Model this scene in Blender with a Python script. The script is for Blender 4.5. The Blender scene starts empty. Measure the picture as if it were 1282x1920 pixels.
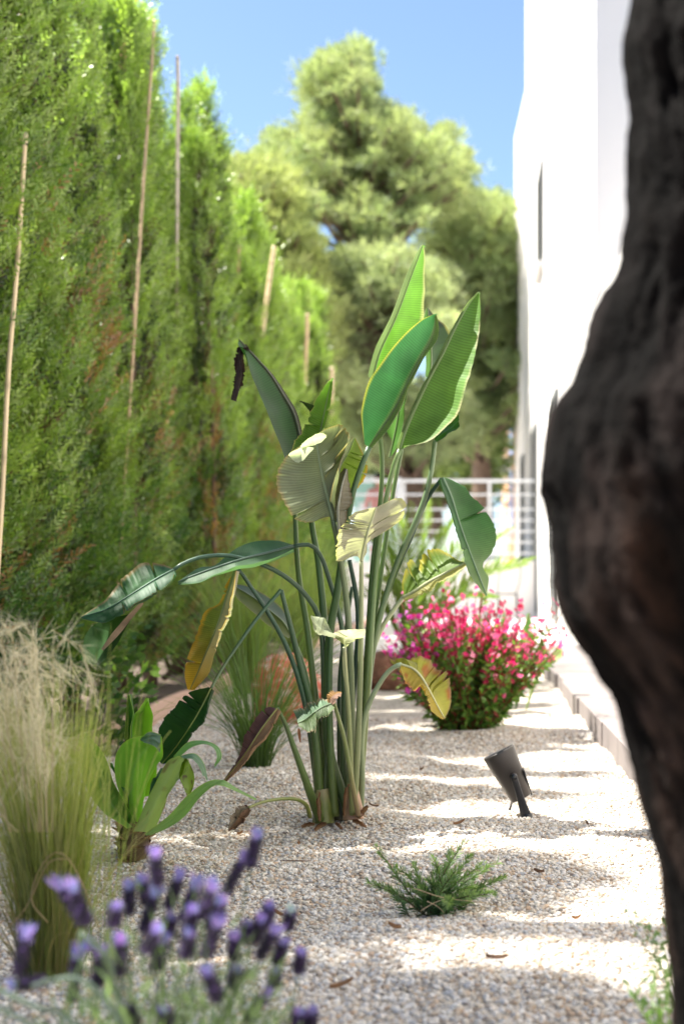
import bpy, math, random
import numpy as np
from mathutils import Vector, Quaternion, Euler
rng = np.random.default_rng(7); random.seed(7)
R = math.radians
SC = bpy.context.scene
COL = SC.collection

# ------------------------------------------------------------------ camera, sky, sun, exposure
F, CX, CY, H = 2667.0, 874.0, 1085.0, 0.70      # focal length in photo pixels, vanishing point, eye height
cd = bpy.data.cameras.new('camera'); cam = bpy.data.objects.new('camera', cd); COL.objects.link(cam)
SC.camera = cam
cam.location = (0, 0, H); cam.rotation_euler = (R(90), 0, 0)
cd.sensor_fit = 'AUTO'; cd.sensor_width = 36; cd.lens = 50
cd.shift_x = -(CX - 641) / 1920; cd.shift_y = (CY - 960) / 1920
cd.clip_start = 0.05; cd.clip_end = 2000
cd.dof.use_dof = True; cd.dof.focus_distance = 3.6; cd.dof.aperture_fstop = 3.0

SUN_EL, SUN_AZ = 59.0, -79.0     # azimuth from +Y (away) towards +X, so the sun stands to the left, a little beyond
sd = Vector((math.sin(R(SUN_AZ)) * math.cos(R(SUN_EL)), math.cos(R(SUN_AZ)) * math.cos(R(SUN_EL)), math.sin(R(SUN_EL))))
W = bpy.data.worlds.new('World'); SC.world = W; W.use_nodes = True
wn = W.node_tree; bg = wn.nodes['Background']
sky = wn.nodes.new('ShaderNodeTexSky'); sky.sky_type = 'NISHITA'; sky.sun_disc = False
sky.sun_elevation = R(SUN_EL); sky.sun_rotation = R(SUN_AZ); sky.air_density = 0.8; sky.dust_density = 0.8; sky.ozone_density = 3.0
wn.links.new(sky.outputs[0], bg.inputs[0]); bg.inputs[1].default_value = 0.060
ld = bpy.data.lights.new('sun', 'SUN'); lo = bpy.data.objects.new('sun', ld); COL.objects.link(lo)
ld.energy = 4.2; ld.angle = R(0.53); ld.color = (1, .95, .86)
lo.rotation_euler = sd.to_track_quat('Z', 'Y').to_euler(); lo.location = sd * 30
SC.view_settings.view_transform = 'Standard'; SC.view_settings.look = 'None'
SC.view_settings.exposure = 2.25; SC.view_settings.gamma = 1
SC.cycles.use_denoising = True; SC.cycles.max_bounces = 8; SC.cycles.transparent_max_bounces = 8
SC.cycles.diffuse_bounces = 4; SC.cycles.sample_clamp_indirect = 8

# ------------------------------------------------------------------ helpers
def P(px, py, d):
    return np.array([(px - CX) / F * d, d, H + (CY - py) / F * d])

def hash3(ix, iy, iz, s):
    h = (ix * 374761393 + iy * 668265263 + iz * 2147483647 + s * 974634777) & 0xffffffff
    h = ((h ^ (h >> 13)) * 1274126177) & 0xffffffff
    return ((h ^ (h >> 16)) & 0xffff) / 65535.0 * 2 - 1
def noise(p, s=0):
    p = np.asarray(p, float); i = np.floor(p).astype(np.int64); f = p - i; f = f * f * (3 - 2 * f)
    r = 0
    for dx in (0, 1):
        for dy in (0, 1):
            for dz in (0, 1):
                w = (f[..., 0] if dx else 1 - f[..., 0]) * (f[..., 1] if dy else 1 - f[..., 1]) * (f[..., 2] if dz else 1 - f[..., 2])
                r = r + w * hash3(i[..., 0] + dx, i[..., 1] + dy, i[..., 2] + dz, s)
    return r
def fbm(p, s=0, o=3):
    p = np.asarray(p, float); a = 1.0; r = 0
    for k in range(o):
        r = r + a * noise(p * 2 ** k + k * 17.3, s + k); a *= .5
    return r

def unit(v):
    return v / np.maximum(np.linalg.norm(v, axis=-1, keepdims=True), 1e-9)

def spline(pts, n):
    """smooth resample of a polyline at n points equally spaced along it"""
    p = np.asarray(pts, float)
    if len(p) > 2:
        q = np.vstack([2 * p[0] - p[1], p, 2 * p[-1] - p[-2]]); out = []
        for i in range(1, len(q) - 2):
            t = np.linspace(0, 1, 13)[:-1, None]
            a, b, c, d = q[i - 1], q[i], q[i + 1], q[i + 2]
            out.append(.5 * (2 * b + (c - a) * t + (2 * a - 5 * b + 4 * c - d) * t * t + (3 * b - a - 3 * c + d) * t ** 3))
        p = np.vstack(out + [p[-1:]])
    s = np.concatenate([[0], np.cumsum(np.linalg.norm(np.diff(p, axis=0), axis=1))]); s /= s[-1]
    t = np.linspace(0, 1, n)
    return np.stack([np.interp(t, s, p[:, k]) for k in range(p.shape[1])], 1)

class MB:
    """collects grids, tubes and loose quads; build() links them as ONE mesh object"""
    def __init__(s): s.v, s.f, s.c, s.a, s.n = [], [], [], [], 0
    def raw(s, v, f, c=(1, 1, 1), a=None):
        v = np.asarray(v, float).reshape(-1, 3); f = np.asarray(f, int).reshape(-1, 4)
        c = np.asarray(c, float)
        c = np.broadcast_to(c, (len(v), 3)) if c.ndim == 1 else c.reshape(-1, 3)
        s.v.append(v); s.f.append(f + s.n); s.c.append(c)
        s.a.append(np.zeros(len(v)) if a is None else np.asarray(a, float).reshape(-1)); s.n += len(v)
    def grid(s, V, c=(1, 1, 1), a=None, wrap=False):
        V = np.asarray(V); r, k = V.shape[:2]
        i = np.arange(r * k).reshape(r, k)
        j = np.concatenate([i, i[:, :1]], 1) if wrap else i
        f = np.stack([j[:-1, :-1], j[:-1, 1:], j[1:, 1:], j[1:, :-1]], -1)
        s.raw(V, f, c, a)
    def quads(s, Q, c=(1, 1, 1)):
        Q = np.asarray(Q); n = len(Q); c = np.asarray(c, float)
        if c.ndim == 2: c = np.repeat(c, 4, 0)
        s.raw(Q, np.arange(4 * n).reshape(n, 4), c)
    def tube(s, pts, rad, c=(1, 1, 1), n=10, seg=None, flat=1.0):
        pts = np.asarray(pts, float)
        if seg: pts = spline(pts, seg)
        m = len(pts); rad = np.interp(np.linspace(0, 1, m), np.linspace(0, 1, len(np.atleast_1d(rad))), np.atleast_1d(rad))
        T = unit(np.gradient(pts, axis=0)); ref = np.array([0, 1, 0]) if abs(T[0][1]) < .9 else np.array([1, 0, 0])
        A = unit(np.cross(T, ref)); B = np.cross(T, A)
        th = np.linspace(0, 2 * np.pi, n, endpoint=False)
        V = pts[:, None] + rad[:, None, None] * (np.cos(th)[None, :, None] * A[:, None] + flat * np.sin(th)[None, :, None] * B[:, None])
        V = np.concatenate([np.repeat(pts[:1, None], n, 1), V, np.repeat(pts[-1:, None], n, 1)], 0)
        c = np.asarray(c, float)
        if c.ndim == 2:
            t = np.concatenate([[0], np.linspace(0, 1, m), [1]])
            c = np.stack([np.interp(t, np.linspace(0, 1, len(c)), c[:, k]) for k in range(3)], 1)
            c = np.repeat(c[:, None], n, 1)
        s.grid(V, c, wrap=True)
    def box(s, x0, x1, y0, y1, z0, z1, c=(1, 1, 1)):
        v = [(x, y, z) for x in (x0, x1) for y in (y0, y1) for z in (z0, z1)]
        s.raw(v, [(0, 1, 3, 2), (4, 6, 7, 5), (0, 4, 5, 1), (2, 3, 7, 6), (0, 2, 6, 4), (1, 5, 7, 3)], c)
    def obox(s, p, q, w, h, c=(1, 1, 1)):
        """bar from p to q, w wide sideways and h the other way"""
        p, q = np.asarray(p, float), np.asarray(q, float); T = unit(q - p)
        A = unit(np.cross(T, [0, 0, 1] if abs(T[2]) < .9 else [0, 1, 0])) * w / 2; B = unit(np.cross(T, A)) * h / 2
        v = [e + i * A + j * B for e in (p, q) for i in (-1, 1) for j in (-1, 1)]
        s.raw(v, [(0, 1, 3, 2), (4, 6, 7, 5), (0, 4, 5, 1), (2, 3, 7, 6), (0, 2, 6, 4), (1, 5, 7, 3)], c)
    def lathe(s, prof, o, axis, c=(1, 1, 1), n=32):
        """prof: (radius, height) pairs round an axis from o"""
        axis = unit(np.asarray(axis, float)); A = unit(np.cross(axis, [0, 1, .01])); B = np.cross(axis, A)
        th = np.linspace(0, 2 * np.pi, n, endpoint=False)
        pr = np.asarray(prof, float)
        V = np.asarray(o) + pr[:, 1, None, None] * axis + pr[:, 0, None, None] * (np.cos(th)[None, :, None] * A + np.sin(th)[None, :, None] * B)
        s.grid(V, c, wrap=True)
    def build(s, name, mat, parent=None, smooth=True, loc=None, world=True):
        v = np.concatenate(s.v); f = np.concatenate(s.f); c = np.concatenate(s.c); a = np.concatenate(s.a)
        me = bpy.data.meshes.new(name)
        off = np.zeros(3)
        if loc is not None: off = np.asarray(loc, float)
        elif parent is not None and world: off = wloc(parent)
        v = v - off
        me.vertices.add(len(v)); me.vertices.foreach_set('co', v.astype(np.float32).ravel())
        me.loops.add(f.size); me.loops.foreach_set('vertex_index', f.ravel().astype(np.int32))
        me.polygons.add(len(f)); me.polygons.foreach_set('loop_start', np.arange(0, f.size, 4, dtype=np.int32))
        me.polygons.foreach_set('loop_total', np.full(len(f), 4, np.int32))
        me.polygons.foreach_set('use_smooth', np.full(len(f), bool(smooth)))
        at = me.attributes.new('Col', 'FLOAT_COLOR', 'POINT')
        at.data.foreach_set('color', np.concatenate([c, np.ones((len(c), 1))], 1).astype(np.float32).ravel())
        av = me.attributes.new('vc', 'FLOAT', 'POINT'); av.data.foreach_set('value', a.astype(np.float32))
        me.update(); me.validate()
        me.materials.append(mat)
        o = bpy.data.objects.new(name, me); COL.objects.link(o)
        if parent is not None: o.parent = parent
        if loc is not None: o.location = loc
        return o
def wloc(o):
    l = np.zeros(3)
    while o is not None:
        l += np.array(o.location); o = o.parent
    return l
def tag(o, label=None, cat=None, group=None, kind=None):
    if label: o['label'] = label
    if cat: o['category'] = cat
    if group: o['group'] = group
    if kind: o['kind'] = kind
    return o
def thing(name, label, cat, loc, group=None):
    o = bpy.data.objects.new(name, None); COL.objects.link(o); o.location = tuple(float(x) for x in loc)
    o.empty_display_size = .1
    return tag(o, label, cat, group)
def copy_tree(o, parent=None):
    c = o.copy(); COL.objects.link(c); c.parent = parent
    for ch in [x for x in bpy.data.objects if x.parent == o]: copy_tree(ch, c)
    return c

# ------------------------------------------------------------------ materials
def nmat(name):
    m = bpy.data.materials.new(name); m.use_nodes = True
    return m, m.node_tree, m.node_tree.nodes['Principled BSDF'], m.node_tree.nodes['Material Output']
def N(t, typ, **kw):
    n = t.nodes.new(typ)
    for k, v in kw.items():
        if k.startswith('i_'): n.inputs[k[2:].replace('_', ' ')].default_value = v
        else: setattr(n, k, v)
    return n
def mul(t, a, b, f=1.0):
    n = t.nodes.new('ShaderNodeMix'); n.data_type = 'RGBA'; n.blend_type = 'MULTIPLY'; n.inputs[0].default_value = f
    t.links.new(a, n.inputs[6]); t.links.new(b, n.inputs[7]); return n.outputs[2]
def leafmat(name, trans=.4, rough=.45, spec=.4, veins=0.0, var=.35, nscale=30, sat=1.0, tcol=(1.1, 1.3, .5)):
    """leaf or foliage: the mesh's own colours, mottled, with light coming through"""
    m, t, b, out = nmat(name)
    a = N(t, 'ShaderNodeAttribute', attribute_name='Col')
    nz = N(t, 'ShaderNodeTexNoise', i_Scale=nscale, i_Detail=3.0)
    tc = t.nodes.new('ShaderNodeTexCoord'); t.links.new(tc.outputs['Object'], nz.inputs['Vector'])
    rp = t.nodes.new('ShaderNodeValToRGB'); e = rp.color_ramp.elements
    e[0].position = .3; e[0].color = (1 - var, 1 - var, 1 - var, 1); e[1].position = .7; e[1].color = (1 + var * .3,) * 3 + (1,)
    t.links.new(nz.outputs[0], rp.inputs[0])
    c = mul(t, a.outputs['Color'], rp.outputs[0])
    if veins:
        va = N(t, 'ShaderNodeAttribute', attribute_name='vc')
        sn = N(t, 'ShaderNodeMath', operation='MULTIPLY'); sn.inputs[1].default_value = 2 * math.pi; vn = N(t, 'ShaderNodeTexNoise', i_Scale=22.0, i_Detail=2.0); t.links.new(tc.outputs['Object'], vn.inputs['Vector']); ad = N(t, 'ShaderNodeMath', operation='MULTIPLY_ADD'); ad.inputs[1].default_value = .5; t.links.new(vn.outputs[0], ad.inputs[0]); t.links.new(va.outputs['Fac'], ad.inputs[2]); t.links.new(ad.outputs[0], sn.inputs[0])
        s2 = N(t, 'ShaderNodeMath', operation='SINE'); t.links.new(sn.outputs[0], s2.inputs[0])
        bp = N(t, 'ShaderNodeBump', i_Strength=veins, i_Distance=.0025); t.links.new(s2.outputs[0], bp.inputs['Height'])
        t.links.new(bp.outputs[0], b.inputs['Normal'])
        rv = t.nodes.new('ShaderNodeMapRange'); rv.inputs[1].default_value = -1; rv.inputs[2].default_value = 1
        rv.inputs[3].default_value = .80; rv.inputs[4].default_value = 1.08; t.links.new(s2.outputs[0], rv.inputs[0])
        cc = t.nodes.new('ShaderNodeCombineColor')
        for k in range(3): t.links.new(rv.outputs[0], cc.inputs[k])
        c = mul(t, c, cc.outputs[0])
    t.links.new(c, b.inputs['Base Color']); b.inputs['Roughness'].default_value = rough
    b.inputs['Specular IOR Level'].default_value = spec
    if trans:
        tr = t.nodes.new('ShaderNodeBsdfTranslucent'); k = t.nodes.new('ShaderNodeRGB'); k.outputs[0].default_value = (*tcol, 1)
        t.links.new(mul(t, c, k.outputs[0]), tr.inputs[0])
        mx = t.nodes.new('ShaderNodeMixShader'); mx.inputs[0].default_value = trans
        t.links.new(b.outputs[0], mx.inputs[1]); t.links.new(tr.outputs[0], mx.inputs[2]); t.links.new(mx.outputs[0], out.inputs[0])
    return m
def plain(name, col=None, rough=.6, spec=.4, metal=0, nscale=20, var=.2, bump=0, bscale=60, bdist=.002, coords='Object', stretch=None):
    """solid surface: base colour (or the mesh's own) with noise mottling and bump"""
    m, t, b, out = nmat(name)
    if col is None: src = N(t, 'ShaderNodeAttribute', attribute_name='Col').outputs['Color']
    else:
        r = t.nodes.new('ShaderNodeRGB'); r.outputs[0].default_value = (*col, 1); src = r.outputs[0]
    tc = t.nodes.new('ShaderNodeTexCoord'); mp = t.nodes.new('ShaderNodeMapping'); t.links.new(tc.outputs[coords], mp.inputs[0])
    if stretch: mp.inputs['Scale'].default_value = stretch
    nz = N(t, 'ShaderNodeTexNoise', i_Scale=nscale, i_Detail=5.0, i_Roughness=.6); t.links.new(mp.outputs[0], nz.inputs['Vector'])
    rp = t.nodes.new('ShaderNodeValToRGB'); e = rp.color_ramp.elements
    e[0].position = .3; e[0].color = (1 - var,) * 3 + (1,); e[1].position = .72; e[1].color = (1 + var * .4,) * 3 + (1,)
    t.links.new(nz.outputs[0], rp.inputs[0]); t.links.new(mul(t, src, rp.outputs[0]), b.inputs['Base Color'])
    b.inputs['Roughness'].default_value = rough; b.inputs['Specular IOR Level'].default_value = spec; b.inputs['Metallic'].default_value = metal
    if bump:
        n2 = N(t, 'ShaderNodeTexNoise', i_Scale=bscale, i_Detail=6.0, i_Roughness=.65); t.links.new(mp.outputs[0], n2.inputs['Vector'])
        bp = N(t, 'ShaderNodeBump', i_Strength=bump, i_Distance=bdist); t.links.new(n2.outputs[0], bp.inputs['Height']); t.links.new(bp.outputs[0], b.inputs['Normal'])
    return m

M_blade = leafmat('broad_leaf', .42, .5, .3, veins=.01, var=.32, nscale=11, tcol=(1.0, 1.15, .6))
M_dry = leafmat('dry_leaf', .15, .7, .2, veins=.5, var=.4, nscale=25, tcol=(1.1, .9, .6))
M_stalk = plain('leaf_stalk', None, .38, .5, nscale=8, var=.25, stretch=(1, 1, .12))
M_needle = leafmat('cypress_foliage', .45, .36, .6, var=.4, nscale=5)
M_pine = leafmat('pine_foliage', .45, .6, .3, var=.3, nscale=1.2, tcol=(1.05, 1.1, .7))
M_grass = leafmat('grass_blades', .45, .5, .35, var=.25, nscale=6)
M_plume = leafmat('feather_plume', .5, .8, .1, var=.1, nscale=6, tcol=(1.1, 1.05, .9))
M_herb = leafmat('herb_leaf', .3, .5, .35, var=.25, nscale=25)
M_lav = leafmat('lavender_petal', .3, .5, .3, var=.15, nscale=30, tcol=(.95, .85, 1.1))
M_petal = leafmat('petal', .35, .5, .3, var=.15, nscale=30, tcol=(1.2, .8, 1.0))
M_bark = plain('bark', (.20, .14, .105), .9, .1, nscale=12, var=.5, bump=.8, bscale=40, bdist=.01, stretch=(1, 1, .3))
M_bamboo = plain('bamboo_cane', None, .5, .4, nscale=6, var=.2, stretch=(1, 1, .3))
M_white = plain('white_render', (.74, .71, .68), .85, .2, nscale=.6, var=.05, bump=.25, bscale=60, bdist=.004)
M_whitepaint = plain('white_paint', (.62, .63, .64), .5, .4, nscale=4, var=.06)
M_orange = plain('ochre_render', (.62, .36, .2), .85, .2, nscale=.8, var=.08)
M_blue = plain('blue_paint', (.22, .36, .62), .5, .4, nscale=3, var=.06)
M_shut = plain('shutter_grey', (.16, .165, .16), .6, .3, nscale=3, var=.1)
M_dark = plain('dark_opening', (.05, .05, .055), .3, .5)
# ------------------------------------------------------------------ the setting
def gz(x, y):
    """height of the gravel: raked humps and hollows"""
    x = np.asarray(x, float); y = np.asarray(y, float)
    p = np.stack([x * 1.7, y * 2.6, x * 0], -1)
    q = np.stack([x * 6, y * 7, x * 0 + 3], -1)
    fade = np.clip((y - 1) / 1, 0, 1)
    z = .030 * noise(p, 3) + .014 * noise(q, 5)
    z = z + .028 * np.exp(-(((x - .16) / .12) ** 2 + ((y - 4.15) / .16) ** 2))      # heap round the garden light
    z = z + .02 * np.exp(-(((x + .82) / .14) ** 2 + ((y - 3.5) / .16) ** 2))
    return z * fade

EDGE_X, KERB_X = -1.52, 0.565
m_soil = plain('dry_soil', (.13, .10, .08), .95, .1, nscale=3, var=.4, bump=.8, bscale=30, bdist=.02)
g = MB(); g.grid(np.array([[(x, y, -.06) for x in np.linspace(-300, 300, 7)] for y in np.linspace(-300, 600, 10)]))
tag(g.build('ground', m_soil, smooth=False), kind='structure')
g = MB(); X, Y = np.meshgrid(np.linspace(-3.6, EDGE_X, 30), np.linspace(.2, 23, 200))
g.grid(np.stack([X, Y, -.02 + .03 * fbm(np.stack([X * 2, Y * 2, X * 0], -1), 8)], -1))
tag(g.build('soil_bed', m_soil), kind='structure')

# gravel: base sheet and the loose stones on it
m, t, b, out = nmat('gravel_sheet')
tc = t.nodes.new('ShaderNodeTexCoord')
vo = N(t, 'ShaderNodeTexVoronoi', i_Scale=95.0); t.links.new(tc.outputs['Object'], vo.inputs['Vector'])
rp = t.nodes.new('ShaderNodeValToRGB'); rp.color_ramp.elements[0].color = (.26, .22, .18, 1); rp.color_ramp.elements[1].color = (.56, .51, .45, 1)
sp = t.nodes.new('ShaderNodeSeparateColor'); t.links.new(vo.outputs['Color'], sp.inputs[0]); t.links.new(sp.outputs[0], rp.inputs[0])
t.links.new(rp.outputs[0], b.inputs['Base Color']); b.inputs['Roughness'].default_value = .9; b.inputs['Specular IOR Level'].default_value = .2
bp = N(t, 'ShaderNodeBump', i_Strength=1.0, i_Distance=.006, invert=True); t.links.new(vo.outputs['Distance'], bp.inputs['Height']); t.links.new(bp.outputs[0], b.inputs['Normal'])
M_gravel = m
g = MB(); X, Y = np.meshgrid(np.linspace(EDGE_X, 2.3, 150), np.concatenate([np.linspace(.3, 7, 300), np.linspace(7.05, 24, 150)]))
g.grid(np.stack([X, Y, gz(X, Y)], -1))
tag(g.build('gravel_bed', M_gravel), kind='structure')

m, t, b, out = nmat('pebble')
oi = t.nodes.new('ShaderNodeObjectInfo'); rp = t.nodes.new('ShaderNodeValToRGB'); cr = rp.color_ramp
cr.elements[0].position = 0; cr.elements[0].color = (.20, .18, .165, 1); cr.elements[1].position = 1; cr.elements[1].color = (.74, .70, .64, 1)
for p_, c_ in ((.12, (.46, .34, .24, 1)), (.3, (.50, .44, .36, 1)), (.5, (.62, .57, .50, 1)), (.66, (.42, .42, .43, 1)), (.85, (.65, .61, .56, 1))):
    e = cr.elements.new(p_); e.color = c_
t.links.new(oi.outputs['Random'], rp.inputs[0]); t.links.new(rp.outputs[0], b.inputs['Base Color'])
b.inputs['Roughness'].default_value = .85; b.inputs['Specular IOR Level'].default_value = .25
M_peb = m
pc = bpy.data.collections.new('pebbles')
for k in range(7):
    import bmesh
    bm = bmesh.new(); bmesh.ops.create_icosphere(bm, subdivisions=1, radius=1)
    sc = np.array([1, rng.uniform(.65, .9), rng.uniform(.45, .7)])
    for v in bm.verts:
        q = np.array(v.co) * (1 + .28 * noise(np.array(v.co) * 1.3 + k * 9, k)) * sc
        v.co = q
    me = bpy.data.meshes.new('pebble'); bm.to_mesh(me); bm.free(); me.materials.append(M_peb)
    o = bpy.data.objects.new('pebble', me); pc.objects.link(o)
g = MB(); X, Y = np.meshgrid(np.linspace(EDGE_X + .01, 1.0, 100), np.linspace(1.75, 7.2, 200))
g.grid(np.stack([X, Y, gz(X, Y) + .001], -1)); go = g.build('gravel', M_peb)
tag(go, 'pale beige gravel spread over the whole garden bed', 'gravel', kind='stuff')
ng = bpy.data.node_groups.new('scatter_pebbles', 'GeometryNodeTree')
ng.interface.new_socket('Geometry', in_out='INPUT', socket_type='NodeSocketGeometry')
ng.interface.new_socket('Geometry', in_out='OUTPUT', socket_type='NodeSocketGeometry')
gi = ng.nodes.new('NodeGroupInput'); gout = ng.nodes.new('NodeGroupOutput')
dp = ng.nodes.new('GeometryNodeDistributePointsOnFaces'); dp.inputs['Density'].default_value = 12500
ci = ng.nodes.new('GeometryNodeCollectionInfo'); ci.inputs['Collection'].default_value = pc; ci.inputs['Separate Children'].default_value = True; ci.inputs['Reset Children'].default_value = True
ip = ng.nodes.new('GeometryNodeInstanceOnPoints'); ip.inputs['Pick Instance'].default_value = True
rr = ng.nodes.new('FunctionNodeRandomValue'); rr.data_type = 'FLOAT_VECTOR'; rr.inputs[0].default_value = (-.5, -.5, 0); rr.inputs[1].default_value = (.5, .5, 6.28)
rs = ng.nodes.new('FunctionNodeRandomValue'); rs.data_type = 'FLOAT'; rs.inputs[2].default_value = 0.0; rs.inputs[3].default_value = 1.0; rs.inputs['Seed'].default_value = 5
pw = ng.nodes.new('ShaderNodeMath'); pw.operation = 'POWER'; pw.inputs[1].default_value = 2.5
mr = ng.nodes.new('ShaderNodeMapRange'); mr.inputs[3].default_value = .0038; mr.inputs[4].default_value = .0100
L_ = ng.links.new
L_(gi.outputs[0], dp.inputs['Mesh']); L_(dp.outputs['Points'], ip.inputs['Points']); L_(ci.outputs[0], ip.inputs['Instance'])
L_(rr.outputs[0], ip.inputs['Rotation']); L_(rs.outputs[1], pw.inputs[0]); L_(pw.outputs[0], mr.inputs[0]); L_(mr.outputs[0], ip.inputs['Scale']); L_(ip.outputs[0], gout.inputs[0])
md = go.modifiers.new('scatter', 'NODES'); md.node_group = ng

# terrace of slabs whose ends step in and out along the bed, bright paving beyond
m_slab = plain('grey_stone_slab', (.19, .168, .163), .7, .3, nscale=5, var=.1, bump=.3, bscale=90, bdist=.002)
g = MB(); yy = 1.2; k = 0
while yy < 12.6:
    L1 = .60; jx = KERB_X + float(rng.uniform(-.022, .022)); x0 = jx; n = 0
    while x0 < 4.5:
        x1 = x0 + (.6 if n else .45 + .15 * (k % 2)); dz = float(rng.uniform(-.0015, .0015))
        g.box(x0, x1 - .005, yy, yy + L1 - .005, -.04, .095 + dz, (1, 1, 1)); x0 = x1; n += 1
    yy += L1; k += 1
tag(g.build('terrace', m_slab, smooth=False), kind='structure')
m_pale = plain('pale_paving', (.62, .59, .56), .75, .3, nscale=1, var=.06)
g = MB(); g.box(-1.2, 1.6, 12.75, 23.2, -.03, .06); g.box(-30, -1.25, 23.3, 60, -.05, .0)
tag(g.build('paving', m_pale, smooth=False), kind='structure')
g = MB(); g.box(-14, 14, 23.35, 80, -.05, .9)
tag(g.build('pool_deck', m_pale, smooth=False), kind='structure')

# timber edging of the bed
m_edge = plain('weathered_edging', (.42, .29, .23), .8, .2, nscale=3, var=.3, bump=.3, bscale=40, bdist=.003, stretch=(1, .1, 1))
g = MB(); yy = np.linspace(1.0, 22.8, 90); xx = EDGE_X + .02 * np.sin(yy * 1.3) + .012 * np.sin(yy * 3.1)
top = .088 + .008 * np.sin(yy * 2.1)
prof = [(-.014, -.05), (-.014, 1), (-.010, 1.06), (.010, 1.06), (.014, 1), (.014, -.05)]
g.grid(np.stack([np.stack([xx + a_, yy, np.where(b_ > 0, top * b_, b_)], -1) for a_, b_ in prof], 1))
tag(g.build('garden_edging', m_edge), 'low brown edging board between the gravel and the hedge soil', 'edging')

# ------------------------------------------------------------------ white house on the right
hx = 1.16
house = thing('white_house', 'tall white rendered house with shutters on the right', 'house', (hx, 12.8, 0))
def prism_x(mb, poly, x0, x1):
    """(y,z) outline pushed from x0 to x1"""
    n = len(poly); a = [(x0, y, z) for y, z in poly]; b_ = [(x1, y, z) for y, z in poly]
    for i in range(n):
        j = (i + 1) % n; mb.raw([a[i], a[j], b_[j], b_[i]], [(0, 1, 2, 3)])
def quadx(mb, x, y0, y1, z0, z1, z2=None, z3=None):
    mb.raw([(x, y0, z0), (x, y1, z1), (x, y1, z2), (x, y0, z3)], [(0, 1, 2, 3)])
# long wall facing the garden, built round its openings: (y0, y1, z0, z1)
ops = [(17.9, 19.0, .15, 3.1), (23.2, 24.6, .15, 3.25), (21.4, 22.6, 5.5, 7.0), (28.6, 29.6, .15, 3.2)]
g = MB()
ys = sorted({12.8, 34.2, *[o[0] for o in ops], *[o[1] for o in ops], 27.9})
def ztop(y): return 17.0 if y < 27.9 else 10.3 + (y - 27.9) / 6.3 * 1.0
for y0, y1 in zip(ys[:-1], ys[1:]):
    cuts = sorted([(o[2], o[3]) for o in ops if o[0] <= y0 and o[1] >= y1]); z = -.05
    for a_, b_ in cuts:
        quadx(g, hx, y0, y1, z, z, a_, a_); z = b_
    t0, t1 = (ztop(y0 + 1e-6), ztop(y1 - 1e-6)); quadx(g, hx, y0, y1, z, z, t1, t0)
for y0, y1, z0, z1 in ops:      # reveals
    g.raw([(hx, y0, z0), (hx + .16, y0, z0), (hx + .16, y0, z1), (hx, y0, z1)], [(0, 1, 2, 3)])
    g.raw([(hx, y1, z0), (hx + .16, y1, z0), (hx + .16, y1, z1), (hx, y1, z1)], [(0, 1, 2, 3)])
    g.raw([(hx, y0, z0), (hx + .16, y0, z0), (hx + .16, y1, z0), (hx, y1, z0)], [(0, 1, 2, 3)])
    g.raw([(hx, y0, z1), (hx + .16, y0, z1), (hx + .16, y1, z1), (hx, y1, z1)], [(0, 1, 2, 3)])
g.raw([(hx, 12.8, -.05), (9, 12.8, -.05), (9, 12.8, 17), (hx, 12.8, 17)], [(0, 1, 2, 3)])      # front towards us
g.raw([(hx, 34.2, -.05), (9, 34.2, -.05), (9, 34.2, 11.3), (hx, 34.2, 11.3)], [(0, 1, 2, 3)])
g.raw([(hx, 27.9, 10.3), (9, 27.9, 10.3), (9, 27.9, 17), (hx, 27.9, 17)], [(0, 1, 2, 3)])
g.raw([(9, 12.8, -.05), (9, 34.2, -.05), (9, 34.2, 11.3), (9, 12.8, 17)], [(0, 1, 2, 3)])
g.build('wall', M_white, house, smooth=False)
g = MB(); g.raw([(hx, 12.8, 17), (9, 12.8, 17), (9, 27.9, 17), (hx, 27.9, 17)], [(0, 1, 2, 3)])
g.raw([(hx, 27.9, 10.3), (9, 27.9, 10.3), (9, 34.2, 11.3), (hx, 34.2, 11.3)], [(0, 1, 2, 3)])
g.build('roof', M_white, house, smooth=False)
g = MB(); g.box(hx + .004, 5, 8.903, 12.795, -.04, 3.15); g.build('low_wing', M_white, house, smooth=False)
g = MB(); g.box(hx + .002, 5, -5.0, 8.9, -.04, 5.5); g.build('bounce_wing', M_white, house, smooth=False)  # unseen tall wing, added so its sunlit wall bounces fill into the shade
for i, (y0, y1, z0, z1) in enumerate(ops):
    s = MB(); xa, xb = hx - .045, hx - .005
    s.box(xa, xb, y0 - .04, y0 + .03, z0, z1); s.box(xa, xb, y1 - .03, y1 + .04, z0, z1)
    s.box(xa, xb, y0 + .032, y1 - .032, z1 - .08, z1); s.box(xa, xb, y0 + .032, y1 - .032, z0, z0 + .08)
    zz = z0 + .1
    while zz < z1 - .12:
        s.raw([(xa, y0 + .032, zz), (xa, y1 - .032, zz), (xb, y1 - .032, zz + .05), (xb, y0 + .032, zz + .05),
               (xa + .002, y0 + .032, zz - .01), (xa + .002, y1 - .032, zz - .01), (xb, y1 - .032, zz + .04), (xb, y0 + .032, zz + .04)],
              [(0, 1, 2, 3), (4, 5, 6, 7), (0, 1, 5, 4), (2, 3, 7, 6)]); zz += .075
    so = s.build('window_shutter' if i == 2 else 'door_shutter', M_shut, house, smooth=False)
    d_ = MB(); d_.box(hx + .12, hx + .14, y0 + .003, y1 - .003, z0 + .003, z1 - .003); d_.build('pane', M_dark, so, smooth=False)
s = MB(); s.box(hx - .10, hx - .002, 21.3, 22.7, 5.40, 5.46); s.build('window_sill', M_white, house, smooth=False)

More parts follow.
